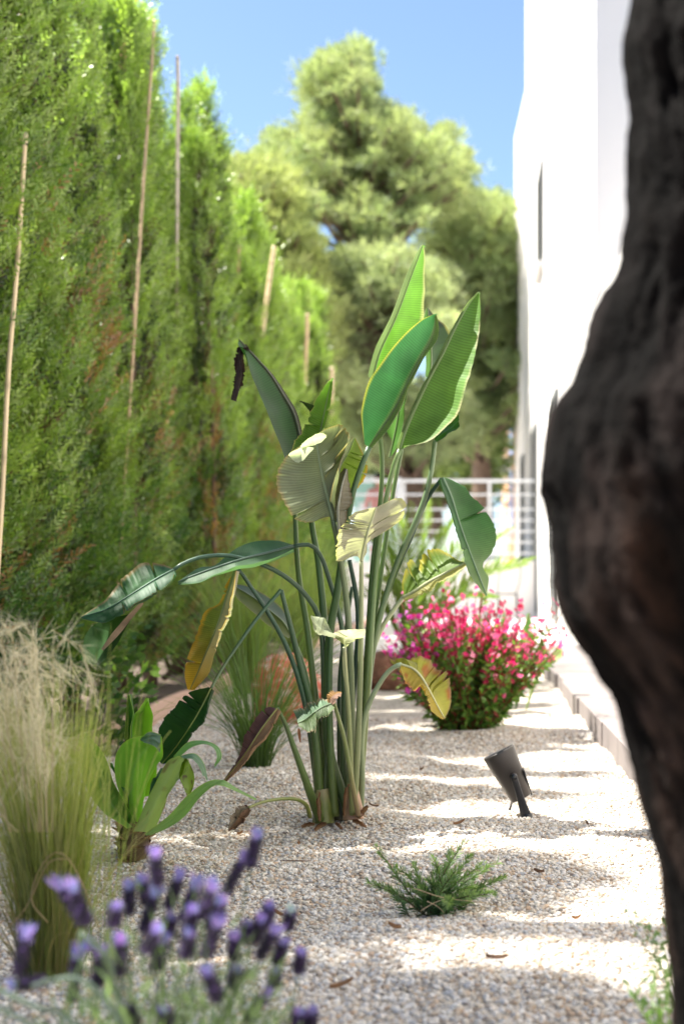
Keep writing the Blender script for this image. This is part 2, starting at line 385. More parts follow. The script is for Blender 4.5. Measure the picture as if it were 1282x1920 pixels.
# neighbouring ochre block with blue balconies, seen in the gap beside the house
nb = thing('apartment_block', 'ochre apartment block with blue balcony railings, behind the white house', 'building', (3.6, 46, 0))
g = MB(); g.box(1.45, 9, 44, 58, 0, 9.6); g.build('wall', M_orange, nb, smooth=False)
g = MB(); g.box(1.35, 9.1, 43.9, 58.1, 9.603, 9.8); g.build('roof', M_white, nb, smooth=False)
for zb in (1.95, 4.25):
    s = MB(); s.box(.62, 1.447, 44.2, 50, zb - .0, zb + .22); sl = s.build('balcony', M_whitepaint, nb, smooth=False)
    r_ = MB(); r_.box(.62, 1.44, 44.2, 44.24, zb + 1.08, zb + 1.13); r_.box(.62, .66, 44.245, 50, zb + 1.08, zb + 1.13)
    for k in range(9): r_.box(.63 + k * .1, .655 + k * .1, 44.21, 44.235, zb + .222, zb + 1.078)
    for k in range(1, 40): r_.box(.63, .655, 44.2 + k * .145, 44.225 + k * .145, zb + .222, zb + 1.078)
    r_.build('railing', M_blue, sl, smooth=False)
    s = MB(); s.box(1.40, 1.445, 44.5, 46, zb + .225, zb + 2.2); s.build('door', M_blue, nb, smooth=False)

# low white wall and the fence on it, across the far end
g = MB(); g.box(-2.6, hx - .003, 23.2, 23.34, -.03, .93); g.box(-2.6, hx - .003, 23.17, 23.37, .932, .975)
tag(g.build('garden_wall', M_white, smooth=False), 'low white wall at the far end of the garden under the railing', 'wall')
fe = thing('railing_fence', 'white horizontal rail fence on the low wall at the far end', 'fence', (-.6, 23.27, .976))
s = MB()
for z in (1.10, 1.28, 1.46, 1.64, 1.82, 2.06): s.box(-2.6, hx - .01, 23.255, 23.285, z, z + .03)
s.build('rail', M_whitepaint, fe, smooth=False)
s = MB(); s.box(-2.6, hx - .01, 23.245, 23.295, 2.275, 2.325); s.build('top_rail', M_whitepaint, fe, smooth=False)
for x in (-2.3, -1.05, .35): 
    s = MB(); s.box(x, x + .05, 23.288, 23.33, .976, 2.268); s.build('post', M_whitepaint, fe, smooth=False)
# ------------------------------------------------------------------ cypress hedge
def plumes(mb, O, D, Ln, col, nl=16, w=.011, ll=.046):
    """flat ferny sprays: O origins, D directions, Ln lengths, col per spray"""
    n = len(O); S = unit(np.cross(D, unit(rng.normal(size=(n, 3)))))
    k = np.arange(nl); t = (k + .7) / nl; sg = np.where(k % 2, 1., -1.)
    base = O[:, None] + D[:, None] * (Ln[:, None] * t)[..., None]
    nrm = np.cross(D, S)
    dirs = unit(D[:, None] * .9 + S[:, None] * (sg * .75)[None, :, None] + nrm[:, None] * rng.normal(0, .3, (n, nl, 1)) + rng.normal(0, .15, (n, nl, 3)))
    l = ll * (1.15 - .6 * t)[None, :] * rng.uniform(.7, 1.3, (n, nl)); wv = unit(np.cross(dirs, nrm[:, None] + rng.normal(0, .4, (n, nl, 3)))) * w * .5
    tip = base + dirs * l[..., None]; mid = base + dirs * l[..., None] * .55
    Q = np.stack([base, mid + wv, tip, mid - wv], 2).reshape(-1, 4, 3)
    c = np.repeat(col, nl, 0) * rng.uniform(.8, 1.2, (n * nl, 1))
    mb.quads(Q, np.clip(c, 0, 1))
def cypress(seed):
    r = np.random.default_rng(seed); mb = MB(); tb = MB()
    nl = 6; heights = r.uniform(3.3, 4.25, nl); heights[0] = r.uniform(4.2, 4.65)
    offs = r.normal(0, .13, (nl, 2)); offs[0] *= .3; offs[:, 1] *= 1.3; rad = r.uniform(.17, .25, nl); rad[0] = .27
    for i in range(nl):
        hh = heights[i]; n = int(1350 * hh / 4)
        z = hh * r.uniform(.03, 1, n) ** .92; th = r.uniform(0, 2 * np.pi, n); q = z / hh
        R_ = rad[i] * np.clip((1 - q) / .62, 0.02, 1) ** .8 * (.75 + .25 * np.clip(q / .15, 0, 1))
        p = np.stack([np.cos(th) * 2, np.sin(th) * 2, z * 3.2], -1)
        R_ = R_ * (1 + .60 * noise(p + seed * 3 + i * 11, seed)) 
        rr = R_ * r.uniform(.35, 1.05, n) ** .6 + .02
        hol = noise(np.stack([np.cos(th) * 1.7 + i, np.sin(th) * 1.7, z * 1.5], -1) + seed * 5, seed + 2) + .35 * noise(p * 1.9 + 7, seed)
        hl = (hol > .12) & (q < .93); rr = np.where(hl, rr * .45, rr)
        lean = offs[i] * (1.0 - .25 * q[:, None])
        O = np.stack([np.cos(th) * rr + lean[:, 0], np.sin(th) * rr + lean[:, 1], z], 1)
        out = np.stack([np.cos(th), np.sin(th), np.zeros(n)], 1)
        D = unit(out * (.62 - .4 * q[:, None]) + np.array([0, 0, .8]) + r.normal(0, .25, (n, 3)))
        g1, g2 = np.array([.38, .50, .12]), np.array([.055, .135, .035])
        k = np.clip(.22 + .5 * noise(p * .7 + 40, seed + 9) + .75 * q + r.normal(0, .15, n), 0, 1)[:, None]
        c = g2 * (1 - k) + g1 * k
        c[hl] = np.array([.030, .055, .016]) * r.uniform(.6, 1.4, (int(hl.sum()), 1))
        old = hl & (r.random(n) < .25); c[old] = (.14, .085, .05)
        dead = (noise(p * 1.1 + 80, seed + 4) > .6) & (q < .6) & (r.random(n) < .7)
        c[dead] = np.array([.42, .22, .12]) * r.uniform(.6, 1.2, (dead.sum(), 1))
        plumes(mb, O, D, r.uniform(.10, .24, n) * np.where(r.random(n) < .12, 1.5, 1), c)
        tb.tube([(offs[i][0] * .2, offs[i][1] * .2, 0), (offs[i][0], offs[i][1], .5), (offs[i][0] * .9, offs[i][1] * .9, hh * .85)], [.022, .018, .004], n=6, seg=8)
    tb.tube([(0, 0, -.05), (.01, 0, .5), (0, .02, 2.2)], [.05, .04, .01], n=8, seg=8)
    return mb, tb
protos = []
ORD = ['first', 'second', 'third', 'fourth', 'fifth', 'sixth', 'seventh', 'eighth', 'ninth', 'tenth', 'eleventh', 'twelfth', 'thirteenth',
       'fourteenth', 'fifteenth', 'sixteenth', 'seventeenth', 'eighteenth', 'nineteenth', 'twentieth', 'twenty-first', 'twenty-second', 'twenty-third', 'twenty-fourth', 'twenty-fifth', 'twenty-sixth', 'twenty-seventh', 'twenty-eighth']
CY_Y = [2.2 + .56 * i for i in range(6)] + [5.65 + .70 * i for i in range(22)]
for i, y in enumerate(CY_Y):
    x = -2.18 + float(rng.normal(0, .05))
    if i < 6:
        root = thing('hedge_cypress', '', 'cypress', (x, y, 0), 'cypresses of the tall hedge')
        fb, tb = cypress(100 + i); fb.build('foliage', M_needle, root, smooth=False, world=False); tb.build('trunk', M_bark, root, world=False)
        protos.append(root); o = root
    else:
        o = copy_tree(protos[(i * 5 + i // 6) % 6]); o.location = (x, y, 0)
    o.rotation_euler.z = 0 if i < 6 else float(rng.uniform(0, 6.28)); s = float(rng.uniform(.92, 1.03)); o.scale = (s, s, s * float(rng.uniform(.92, .99)))
    if i < 3: o['label'] = 'green hedge cypress left of the frame, %s from the near end of the row' % ORD[i]
    else: o['label'] = 'green columnar cypress in the hedge, %s from the near end of the row' % ORD[i]

# bamboo canes standing in the hedge
def cane(pts, r, c, label):
    pts = [P(*p) for p in pts]; g = MB()
    L = spline(pts, 40); n = 40; rr = np.full(n, r) * (1 + .12 * (np.arange(n) % 7 == 0))
    bot = L[-1].copy(); d = unit(L[-1] - L[0]); k = max(0, bot[2] / max(-d[2], .3)); low = bot + d * k
    L = np.vstack([L, low]); rr = np.append(rr, r)
    cc = np.array(c) * (1 - .35 * ((np.arange(41) % 7 == 0)[:, None]))
    g.tube(L, rr, cc, n=8); o = g.build('bamboo_cane', M_bamboo, None, loc=low)
    tag(o, label, 'cane', 'bamboo canes in the hedge')
def dd(px, x): return -x * F / (CX - px) * -1 if False else x * F / (px - CX)
def cn_(l, x0, x1): return [(px, py, dd(px, x0 + (x1 - x0) * i / (len(l) - 1))) for i, (px, py) in enumerate(l)]
cane(cn_([(290, 38), (270, 330), (256, 560)], -1.83, -1.84), .0090, (.50, .36, .22), 'tall tan bamboo cane rising above the hedge, tallest against the sky')
cane(cn_([(333, 105), (334, 200), (332, 420)], -1.86, -1.95), .011, (.62, .52, .45), 'pale cane standing against the sky to the right of the tallest cane')
cane(cn_([(48, 250), (34, 480), (16, 700), (4, 940)], -1.86, -1.74), .0100, (.72, .56, .34), 'pale yellow bamboo cane running down the left edge of the hedge')
cane(cn_([(514, 462), (503, 540), (490, 640)], -1.75, -1.84), .019, (.80, .58, .34), 'pale orange cane standing left of the upper plant leaves')
cane(cn_([(447, 462), (446, 520), (444, 620)], -1.85, -1.95), .014, (.50, .30, .20), 'short reddish cane tip poking out of the hedge edge')
cane(cn_([(576, 590), (572, 700)], -1.84, -1.95), .022, (.70, .48, .32), 'distant pale cane near the far end of the hedge')
cane(cn_([(622, 690), (620, 800)], -1.8, -1.9), .026, (.76, .56, .40), 'farthest short cane at the far end of the hedge')

# ------------------------------------------------------------------ pines behind
def pine(name, label, base, clumps, trunk, n=420, g1=(.46, .51, .25), g2=(.24, .32, .15), leaf=.21, lw=.024, limbs=True):
    root = thing(name, label, 'tree', base, 'trees beyond the garden')
    fb, tb = MB(), MB()
    tr = np.array(trunk, float); tb.tube(tr, [.26, .2, .14, .06], n=10, seg=24)
    TS = spline(tr, 40)
    for cx_, cy_, cz_, r_ in clumps:
        m_ = int(n * r_ ** 2 / 1.7) + 12; v = unit(rng.normal(size=(m_, 3)))
        rad = r_ * rng.uniform(.12, 1, m_) ** .55 * (1 + .8 * noise(v * 2.6 + cx_ * 7 + cz_, 3)) * np.where(rng.random(m_) < .18, 1.45, 1)
        v2 = v * np.array([1.1, 1.1, .55]); O = np.array([cx_, cy_, cz_]) + v2 * rad[:, None]
        D = unit(v * .7 + np.array([0, 0, .55]) + rng.normal(0, .35, (m_, 3)))
        k = np.clip(.5 + .35 * v[:, 2] * 0 + .5 * noise(O * 1.5, 12) + rng.normal(0, .15, m_), 0, 1)[:, None]
        c = np.array(g2) * (1 - k) + np.array(g1) * k
        for j in range(8):
            dd = unit(D + rng.normal(0, .6, (m_, 3))); w_ = unit(np.cross(dd, rng.normal(size=(m_, 3)))) * lw / 2
            l_ = leaf * rng.uniform(.6, 1.3, (m_, 1)); Q = np.stack([O, O + dd * l_ * .5 + w_, O + dd * l_, O + dd * l_ * .5 - w_], 1)
            fb.quads(Q, c * rng.uniform(.85, 1.2, (m_, 1)))
        if limbs:
            i_ = int(np.argmin(np.abs(TS[:, 2] - (cz_ - r_ * .6)))); q = TS[i_]
            tb.tube([q, (q + [cx_, cy_, cz_]) / 2 + [0, 0, -.15], (cx_, cy_, cz_)], [.09, .055, .015], n=6, seg=7)
    fb.build('crown', M_pine, root, smooth=False); tb.build('trunk', M_bark, root)
    return root
def blobs(outline, d, spread, rr, seed, need=6):
    """clump centres filling a picture outline (px,py) as a real volume at distance d"""
    r = np.random.default_rng(seed); out = []; poly = np.array(outline, float)
    x0, y0 = poly.min(0); x1, y1 = poly.max(0); tries = 0
    while tries < 14000 and len(out) < 400:
        tries += 1; px, py = r.uniform(x0, x1), r.uniform(y0, y1)
        ins = False; j = len(poly) - 1
        for i in range(len(poly)):
            xi, yi, xj, yj = *poly[i], *poly[j]
            if (yi > py) != (yj > py) and px < (xj - xi) * (py - yi) / (yj - yi) + xi: ins = not ins
            j = i
        if not ins: continue
        rd = r.uniform(*rr); q = P(px, py, d + r.normal(0, spread)); pr = rd * F / d * .85
        def inside(x, y):
            k = False; j = len(poly) - 1
            for i in range(len(poly)):
                xi, yi, xj, yj = *poly[i], *poly[j]
                if (yi > y) != (yj > y) and x < (xj - xi) * (y - yi) / (yj - yi) + xi: k = not k
                j = i
            return k
        if sum(inside(px + pr * math.cos(a), py + pr * math.sin(a)) for a in np.linspace(0, 6.28, 9)[:-1]) < need: continue
        if all(np.linalg.norm(q - o[:3]) > .8 * (rd + o[3]) * .70 for o in out): out.append(np.array([*q, rd]))
    return out
mid = [(560, 130), (600, 105), (640, 95), (672, 62), (705, 110), (700, 160), (750, 190), (780, 230), (800, 270), (835, 225), (865, 235), (868, 290), (890, 330), (880, 390),
       (830, 420), (770, 450), (700, 470), (640, 430), (560, 420), (480, 390), (450, 330), (500, 300), (490, 250), (520, 240), (560, 260), (580, 210)]
b1 = blobs(mid, 30, 1.3, (.16, .42), 1, 6)
pine('pine_tree', 'tall bushy pine rising to a peak against the sky behind the plant', P(690, 1150, 30) * [1, 1, 0] + [0, 0, .9],
     b1, [P(770, 1010, 30), P(735, 760, 30), P(683, 450, 30), P(668, 110, 30)])
b2 = blobs([(800, 430), (870, 380), (900, 350), (940, 360), (975, 400), (985, 800), (860, 870), (800, 800), (840, 620), (790, 520)], 34, 1.1, (.22, .5), 2, 6)
pine('pine_tree', 'darker pine crown tight against the left edge of the white house', P(900, 1150, 34) * [1, 1, 0] + [0, 0, .9],
     b2, [P(905, 1000, 34), P(900, 800, 34), P(895, 600, 34), P(900, 420, 34)], g1=(.44, .50, .24), g2=(.24, .32, .16))
b3 = blobs([(420, 330), (470, 300), (540, 340), (560, 420), (600, 520), (620, 640), (560, 720), (470, 650), (430, 520)], 26, .9, (.18, .42), 3, 4)
pine('pine_tree', 'pale yellow-green pine partly hidden behind the far hedge end', P(560, 1150, 26) * [1, 1, 0] + [0, 0, .9],
     b3, [P(560, 1000, 26), P(550, 760, 26), P(520, 560, 26), P(500, 350, 26)], g1=(.46, .50, .20), g2=(.26, .32, .12))
b4 = blobs([(600, 500), (680, 470), (760, 480), (830, 500), (820, 560), (840, 640), (760, 620), (700, 560), (640, 620), (700, 720), (840, 740), (880, 830), (760, 870), (640, 850), (600, 700)], 27, .8, (.18, .42), 4, 4)
pine('pine_tree', 'low spreading pine with grey green tufts, nearest behind the railing', P(770, 1150, 27) * [1, 1, 0] + [0, 0, .9],
     b4, [P(772, 1005, 27), P(770, 860, 27), P(740, 700, 27), P(700, 500, 27)], g1=(.50, .55, .30), g2=(.30, .37, .20))
b5 = blobs([(620, 700), (700, 760), (800, 800), (930, 780), (960, 900), (900, 960), (640, 960), (590, 850)], 38, .8, (.6, 1.1), 5)
pine('evergreen_shrub', 'loose dark evergreen thicket low behind the railing', P(800, 1100, 38) * [1, 1, 0] + [0, 0, .9],
     b5, [P(820, 1010, 38), P(815, 980, 38), P(812, 900, 38), P(810, 820, 38)], n=200, g1=(.24, .30, .10), g2=(.10, .16, .06), leaf=.2, lw=.05)
# ------------------------------------------------------------------ broad leaves traced as real surfaces with depth
def blade(mb, Mi, Le, Ri, dm, dl, dr, cl, cr, d0, margin=None, mw=.07, jag=0., bulge=.08, blot=None, nr=170, nc=9, veins=64, ribcol=None, ctip=None, seed=0):
    """leaf sheet: midrib and both edges (px,py) with their own distances; returns the midrib line"""
    r = np.random.default_rng(abs(hash((round(Mi[0][0]), round(Mi[0][1]), seed))) % 100000)
    m_, l_, r_ = spline(Mi, nr), spline(Le, nr), spline(Ri, nr); t = np.linspace(0, 1, nr)
    if jag:
        e = np.clip(np.sin(np.pi * t), 0, 1)[:, None]
        for q in (l_, r_):
            q += (q - m_) / np.maximum(np.linalg.norm(q - m_, axis=1, keepdims=True), 1) * (np.interp(np.linspace(0, 1, nr), np.linspace(0, 1, 56), r.normal(0, jag, 56))[:, None] + jag * 1.2 * np.sin(t * 19 + r.uniform(0, 6))[:, None]) * e
    if jag >= .8 and nr > 30:
        for q in (l_, r_):
            for _ in range(r.integers(1, 4)):
                k_ = int(nr * r.uniform(.15, .82)); f_ = r.uniform(.25, .6)
                for z_, w_ in ((-1, .4), (0, 1), (1, .55), (2, .2)): q[k_ + z_] = q[k_ + z_] * (1 - f_ * w_) + m_[k_ + z_] * f_ * w_
    dep = lambda a: np.interp(t, np.linspace(0, 1, len(np.atleast_1d(a))), np.atleast_1d(a)) + d0
    W_ = lambda q, d: np.stack([(q[:, 0] - CX) / F * d, d, H + (CY - q[:, 1]) / F * d], 1)
    M_, L_e, R_e = W_(m_, dep(dm)), W_(l_, dep(dl)), W_(r_, dep(dr))
    u = np.linspace(0, 1, nc + 1)
    def half(E, sgn):
        wd = np.linalg.norm(E - M_, axis=1)
        V = M_[:, None] * (1 - u[None, :, None]) + E[:, None] * u[None, :, None]
        T = unit(np.gradient(M_, axis=0)); nn = unit(np.cross(T, E - M_ + 1e-6)) 
        nn = nn * np.sign(nn[:, 1:2] + 1e-9)
        rip = np.minimum(.0007 / np.maximum(wd[:, None], .004), .03) * np.sin(6.283 * (t[:, None] * veins - u[None] * 2.2)) * np.sin(np.pi * u[None]) * (nr > 60) + .09 * noise(np.stack([t[:, None] * 6 + 0 * u, u[None] * 2 + 0 * t[:, None], np.full((nr, nc + 1), sgn * 3.0 + seed)], -1), 4) * u[None]
        V = V + nn[:, None] * (wd[:, None] * (bulge * np.sin(np.pi * u)[None] + rip))[..., None]
        return V
    VL, VR = half(L_e, -1), half(R_e, 1)
    V = np.concatenate([VL[:, ::-1], VR[:, 1:]], 1); U = np.concatenate([-u[::-1], u[1:]])
    c = np.where((U < 0)[None, :, None], np.array(cl), np.array(cr)) * np.ones((nr, 1, 1))
    if ctip is not None:
        k = np.clip((t - .45) / .55, 0, 1)[:, None, None] ** 1.3; c = c * (1 - k) + np.array(ctip) * k
    pn = np.stack([t[:, None] * 9 + 0 * U, U[None] * 3 + 0 * t[:, None], np.full((nr, len(U)), seed + Mi[0][0] * .1)], -1); nz = noise(pn, 5)
    if blot is not None:
        k = np.clip((nz + .9 * np.abs(U)[None] ** 3 - .55) * 3.5, 0, 1)[..., None]; c = c * (1 - k) + np.array(blot) * k
    if margin is not None:
        k = np.clip((np.abs(U)[None] - (1 - mw) + .05 * nz) / (mw * .6), 0, 1)[..., None]; c = c * (1 - k) + np.array(margin) * k
    if ribcol is not None:
        k = (np.abs(U) < .02)[None, :, None]; c = np.where(k, np.array(ribcol), c)
    a = t[:, None] * veins - np.abs(U)[None] * 2.2
    mb.grid(V, c, a)
    return M_
GR_D, GR_M, GR_B = (.035, .110, .028), (.07, .17, .032), (.11, .25, .035)
GR_T, GR_G, GR_W = (.035, .115, .04), (.15, .21, .10), (.34, .38, .22)
D0 = 4.06
plant = thing('bird_of_paradise_plant', 'large broad-leaved plant with long green stalks in the middle of the gravel', 'plant', P(630, 1540, D0))
def stalk(pts, r0, r1, dd=(0, 0), c=None, name='stalk'):
    g = MB(); n = len(pts); dz = np.interp(np.linspace(0, 1, n), np.linspace(0, 1, len(dd)), dd)
    pts = [P(p[0], p[1], D0 + k) for p, k in zip(pts, dz)]
    k = D0 / F * (.84 if name == 'stalk' else 1); c = c or [(.20, .23, .07), (.10, .18, .04), (.11, .18, .06)]
    g.tube(pts, [r0 * k, (r0 + r1) / 2 * k, r1 * k], c, n=12, seg=40, flat=.85)
    return g.build(name, M_stalk, plant)
def leaf(Mi, Le, Ri, dm, dl, dr, cl, cr, rib=(2.2, .8), ribc=(.16, .22, .09), dry=False, label=None, **kw):
    g = MB(); ml = blade(g, Mi, Le, Ri, dm, dl, dr, cl, cr, D0, **kw)
    o = g.build('leaf', M_dry if dry else M_blade, plant)
    if label: o['label'] = label
    if rib:
        g = MB(); g.tube(ml + [0, -.0015, 0], [rib[0] * D0 / F, rib[1] * D0 / F], ribc, n=8, flat=.8); g.build('midrib', M_stalk, o)
    return o
# upper leaves
leaf([(698, 712), (712, 660), (742, 595), (768, 525), (785, 480), (792, 460)], [(692, 700), (704, 652), (733, 592), (760, 520), (779, 478), (791, 459)],
     [(712, 716), (748, 668), (782, 618), (792, 560), (799, 505), (797, 470), (792, 459)], [.02, .05, .05], [-.02, .0, .03], [.10, .16, .09], GR_G, GR_B, margin=(.42, .40, .22), mw=.05, bulge=.12)
stalk([(668, 1500), (683, 1330), (690, 1200), (699, 1060), (712, 950), (716, 860), (705, 770), (698, 712)], 9, 4, (0, .05, .05, .02))
leaf([(692, 838), (712, 808), (740, 766), (765, 716), (790, 668), (807, 638), (815, 612), (816, 590)], [(686, 836), (681, 805), (678, 770), (690, 718), (712, 683), (746, 640), (786, 603), (816, 588)],
     [(698, 838), (724, 808), (747, 770), (770, 722), (796, 670), (818, 634), (821, 608), (817, 589)], [-.05, -.07, -.05], [-.12, -.17, -.10], [-.1, -.12, -.06], (.035, .12, .055), GR_G, margin=(.36, .34, .06), mw=.06, bulge=.10, label='blue green leaf with a yellow edge')
stalk([(655, 1530), (615, 1400), (613, 1300), (618, 1190), (632, 1110), (646, 1010), (660, 930), (676, 878), (692, 838)], 12, 6, (0, .0, -.03, -.05), c=[(.12, .17, .05), (.055, .12, .03), (.06, .12, .05)])
leaf([(750, 842), (760, 808), (778, 766), (802, 716), (830, 664), (855, 612), (877, 573), (897, 548)], [(744, 840), (754, 806), (772, 764), (796, 713), (825, 660), (851, 608), (874, 571), (896, 547)],
     [(757, 836), (782, 833), (808, 824), (835, 800), (858, 776), (876, 732), (886, 690), (896, 630), (899, 580), (898, 549)], [0, .02, .05], [-.02, 0, .04], [-.04, -.08, -.02, .03], GR_G, (.115, .225, .055), margin=(.36, .34, .2), mw=.035, jag=.5, bulge=.12, rib=(3.2, 1), ribc=(.2, .28, .12))
stalk([(672, 1500), (688, 1300), (697, 1160), (708, 1040), (722, 945), (736, 880), (750, 842)], 9, 5, (0, .03, .0), c=[(.2, .24, .08), (.12, .19, .06), (.16, .25, .09)])
leaf([(806, 712), (808, 665), (806, 625), (801, 578)], [(800, 700), (797, 655), (791, 612), (800, 577)], [(812, 700), (843, 655), (834, 612), (804, 577)], [.2, .2, .2], [.14, .14, .18], [.28, .3, .24], GR_M, (.022, .05, .02), margin=(.3, .28, .1), mw=.05)
stalk([(668, 1520), (684, 1330), (700, 1180), (722, 1020), (745, 880), (770, 780), (806, 712)], 8, 4, (.04, .15, .2))
leaf([(730, 858), (742, 805), (752, 750), (772, 690)], [(734, 830), (721, 796), (735, 752), (760, 700)], [(744, 830), (756, 790), (763, 745), (775, 690)], [.12, .12, .14], [.2, .2, .2], [.07, .08, .1], GR_M, GR_M, label='small green leaf behind the upper leaves')
leaf([(815, 828), (830, 812), (846, 802), (859, 790)], [(812, 822), (822, 804), (842, 793), (858, 776)], [(820, 827), (836, 818), (850, 808), (860, 800)], [.06, .04, .02], [.1, .1, .05], [.02, 0, 0], GR_D, GR_D, margin=(.3, .22, .08), mw=.1, rib=None)
stalk([(664, 1520), (678, 1380), (692, 1260), (706, 1180), (727, 1105), (752, 1037), (777, 982), (797, 930), (809, 878), (815, 826)], 10, 5, (.02, .06, .06), c=[(.18, .2, .07), (.10, .16, .055), (.12, .18, .09)])
# left dark leaf with its withered tip
leaf([(553, 905), (563, 840), (553, 782), (532, 742), (507, 702), (482, 673), (464, 654), (448, 636)], [(546, 900), (532, 850), (510, 797), (491, 750), (476, 712), (467, 684), (464, 668), (456, 650)],
     [(558, 905), (569, 838), (559, 782), (537, 742), (511, 702), (486, 673), (467, 653), (449, 635)], [.12, .14, .14], [.04, -.02, .06], [.15, .17, .15], GR_D, (.05, .045, .03), bulge=.1, rib=(3.2, 1.2), ribc=(.07, .075, .035), label='dark green upright leaf with withered tip')
leaf([(466, 650), (451, 656), (447, 690), (444, 722), (438, 750)], [(462, 644), (443, 655), (440, 695), (438, 725), (435, 750)], [(468, 656), (458, 664), (458, 700), (450, 730), (440, 752)], [.12, .11, .1], [.14, .14, .12], [.13, .14, .12],
     (.05, .03, .03), (.09, .06, .055), dry=True, jag=1.5, rib=None, bulge=.5, label='withered purple brown leaf end hanging down')
stalk([(612, 1520), (600, 1400), (589, 1290), (576, 1180), (560, 1080), (554, 990), (553, 905)], 10, 4.5, (0, .06, .12))
leaf([(607, 778), (606, 772), (604, 765), (562, 752)], [(603, 782), (585, 775), (573, 762), (561, 751)], [(610, 782), (596, 768), (580, 757), (562, 751)], [.1, .1, .1], [.12, .12, .12], [.08, .1, .1], (.03, .05, .02), (.03, .05, .02), rib=None)
# centre leaves
leaf([(582, 960), (584, 900), (590, 855), (600, 812), (607, 778), (614, 745), (622, 709)], [(560, 940), (527, 885), (544, 850), (561, 816), (578, 780), (598, 742), (621, 708)], [(600, 930), (606, 880), (603, 838), (608, 806), (614, 778), (621, 745), (623, 710)],
     [.07, .05, .04], [-.01, -.03, .0], [.05, .03, .03], (.12, .24, .035), (.13, .25, .045), margin=(.50, .42, .16), mw=.06, jag=1.6, bulge=.12, label='bright green pointed leaf with a frayed cream edge')
stalk([(605, 1530), (612, 1400), (611, 1280), (606, 1150), (596, 1050), (587, 1000), (582, 960)], 13, 6, (0, .05, .07), c=[(.16, .2, .05), (.06, .13, .03), (.07, .14, .04)])
leaf([(624, 975), (613, 928), (605, 895), (599, 865), (595, 838), (592, 814)], [(612, 962), (588, 978), (556, 974), (535, 950), (521, 910), (521, 878), (534, 858), (552, 843), (574, 828), (590, 813)],
     [(618, 938), (624, 905), (638, 868), (652, 842), (657, 816), (648, 800), (630, 796), (610, 803), (594, 813)], [-.08, -.07, -.05], [-.07, -.14, -.08, -.05], [-.1, -.14, -.09], (.27, .30, .19), (.25, .27, .18), margin=(.34, .26, .12), mw=.045, jag=1.5, bulge=.16, rib=(4, 1.6), ribc=(.19, .24, .13), label='wide grey green leaf seen from its pale underside', veins=44)
leaf([(612, 912), (634, 880), (654, 846), (664, 822)], [(608, 900), (622, 876), (642, 848), (662, 820)], [(628, 936), (662, 921), (683, 893), (685, 860), (667, 822)], [-.04, -.03, -.04], [-.08, -.08, -.05], [.02, .03, -.01], (.25, .27, .18), (.24, .36, .04), margin=(.62, .34, .03), mw=.07, jag=.8, bulge=.1, label='bright yellow green leaf half with an orange edge')
leaf([(636, 1010), (634, 960), (640, 915), (650, 880)], [(624, 975), (613, 935), (624, 905), (645, 877)], [(644, 1000), (653, 955), (657, 920), (653, 880)], [-.1, -.11, -.1], [-.08, -.04, -.08], [-.07, -.04, -.07], (.20, .19, .14), (.34, .31, .25), margin=(.16, .12, .06), mw=.08, jag=1, bulge=.25, rib=(3, 1), ribc=(.25, .25, .2), label='curled grey beige leaf')
leaf([(563, 837), (580, 828), (598, 821), (611, 818)], [(563, 836), (580, 821), (600, 812), (612, 816)], [(564, 839), (582, 836), (602, 829), (612, 820)], [-.17, -.18, -.16], [-.19, -.2, -.18], [-.16, -.17, -.15], (.66, .70, .58), (.66, .70, .58), rib=None, jag=.4, label='small torn leaf flap coloured pale as a sun patch')  # sun patch on the underside, put in as a whitish blade
leaf([(541, 853), (553, 850), (566, 846), (588, 841)], [(541, 852), (555, 843), (571, 838), (588, 839)], [(541, 854), (550, 863), (563, 866), (588, 842)], [-.17, -.18, -.14], [-.19, -.2, -.14], [-.16, -.17, -.14], (.66, .70, .60), (.66, .70, .60), rib=None, jag=.4, label='torn leaf flap at the leaf edge, coloured pale as a sun patch')  # second sunlit spot, painted by the flap's own pale colour
stalk([(655, 1530), (659, 1380), (657, 1250), (652, 1150), (641, 1065), (633, 1020), (624, 975)], 10, 5.5, (-.02, -.05, -.08), c=[(.18, .22, .09), (.13, .17, .085), (.15, .19, .09)])
leaf([(677, 1052), (683, 1022), (690, 995), (698, 972), (704, 952)], [(672, 1034), (656, 1046), (631, 1051), (633, 1012), (641, 985), (662, 964), (686, 955), (702, 952)], [(686, 1014), (706, 1006), (732, 990), (751, 970), (757, 945), (746, 934), (725, 943), (706, 951)],
     [-.16, -.17, -.16], [-.19, -.24, -.18], [-.12, -.1, -.14], (.46, .44, .33), (.42, .395, .30), margin=(.58, .55, .24), mw=.1, jag=1.4, bulge=.12, rib=(3.4, 1.5), ribc=(.34, .36, .2), label='pale cream leaf with frayed edges', veins=44)
stalk([(662, 1525), (670, 1400), (675, 1270), (677, 1150), (677, 1052)], 8, 4.5, (-.06, -.12, -.16), c=[(.2, .23, .1), (.2, .24, .12), (.26, .29, .15)])
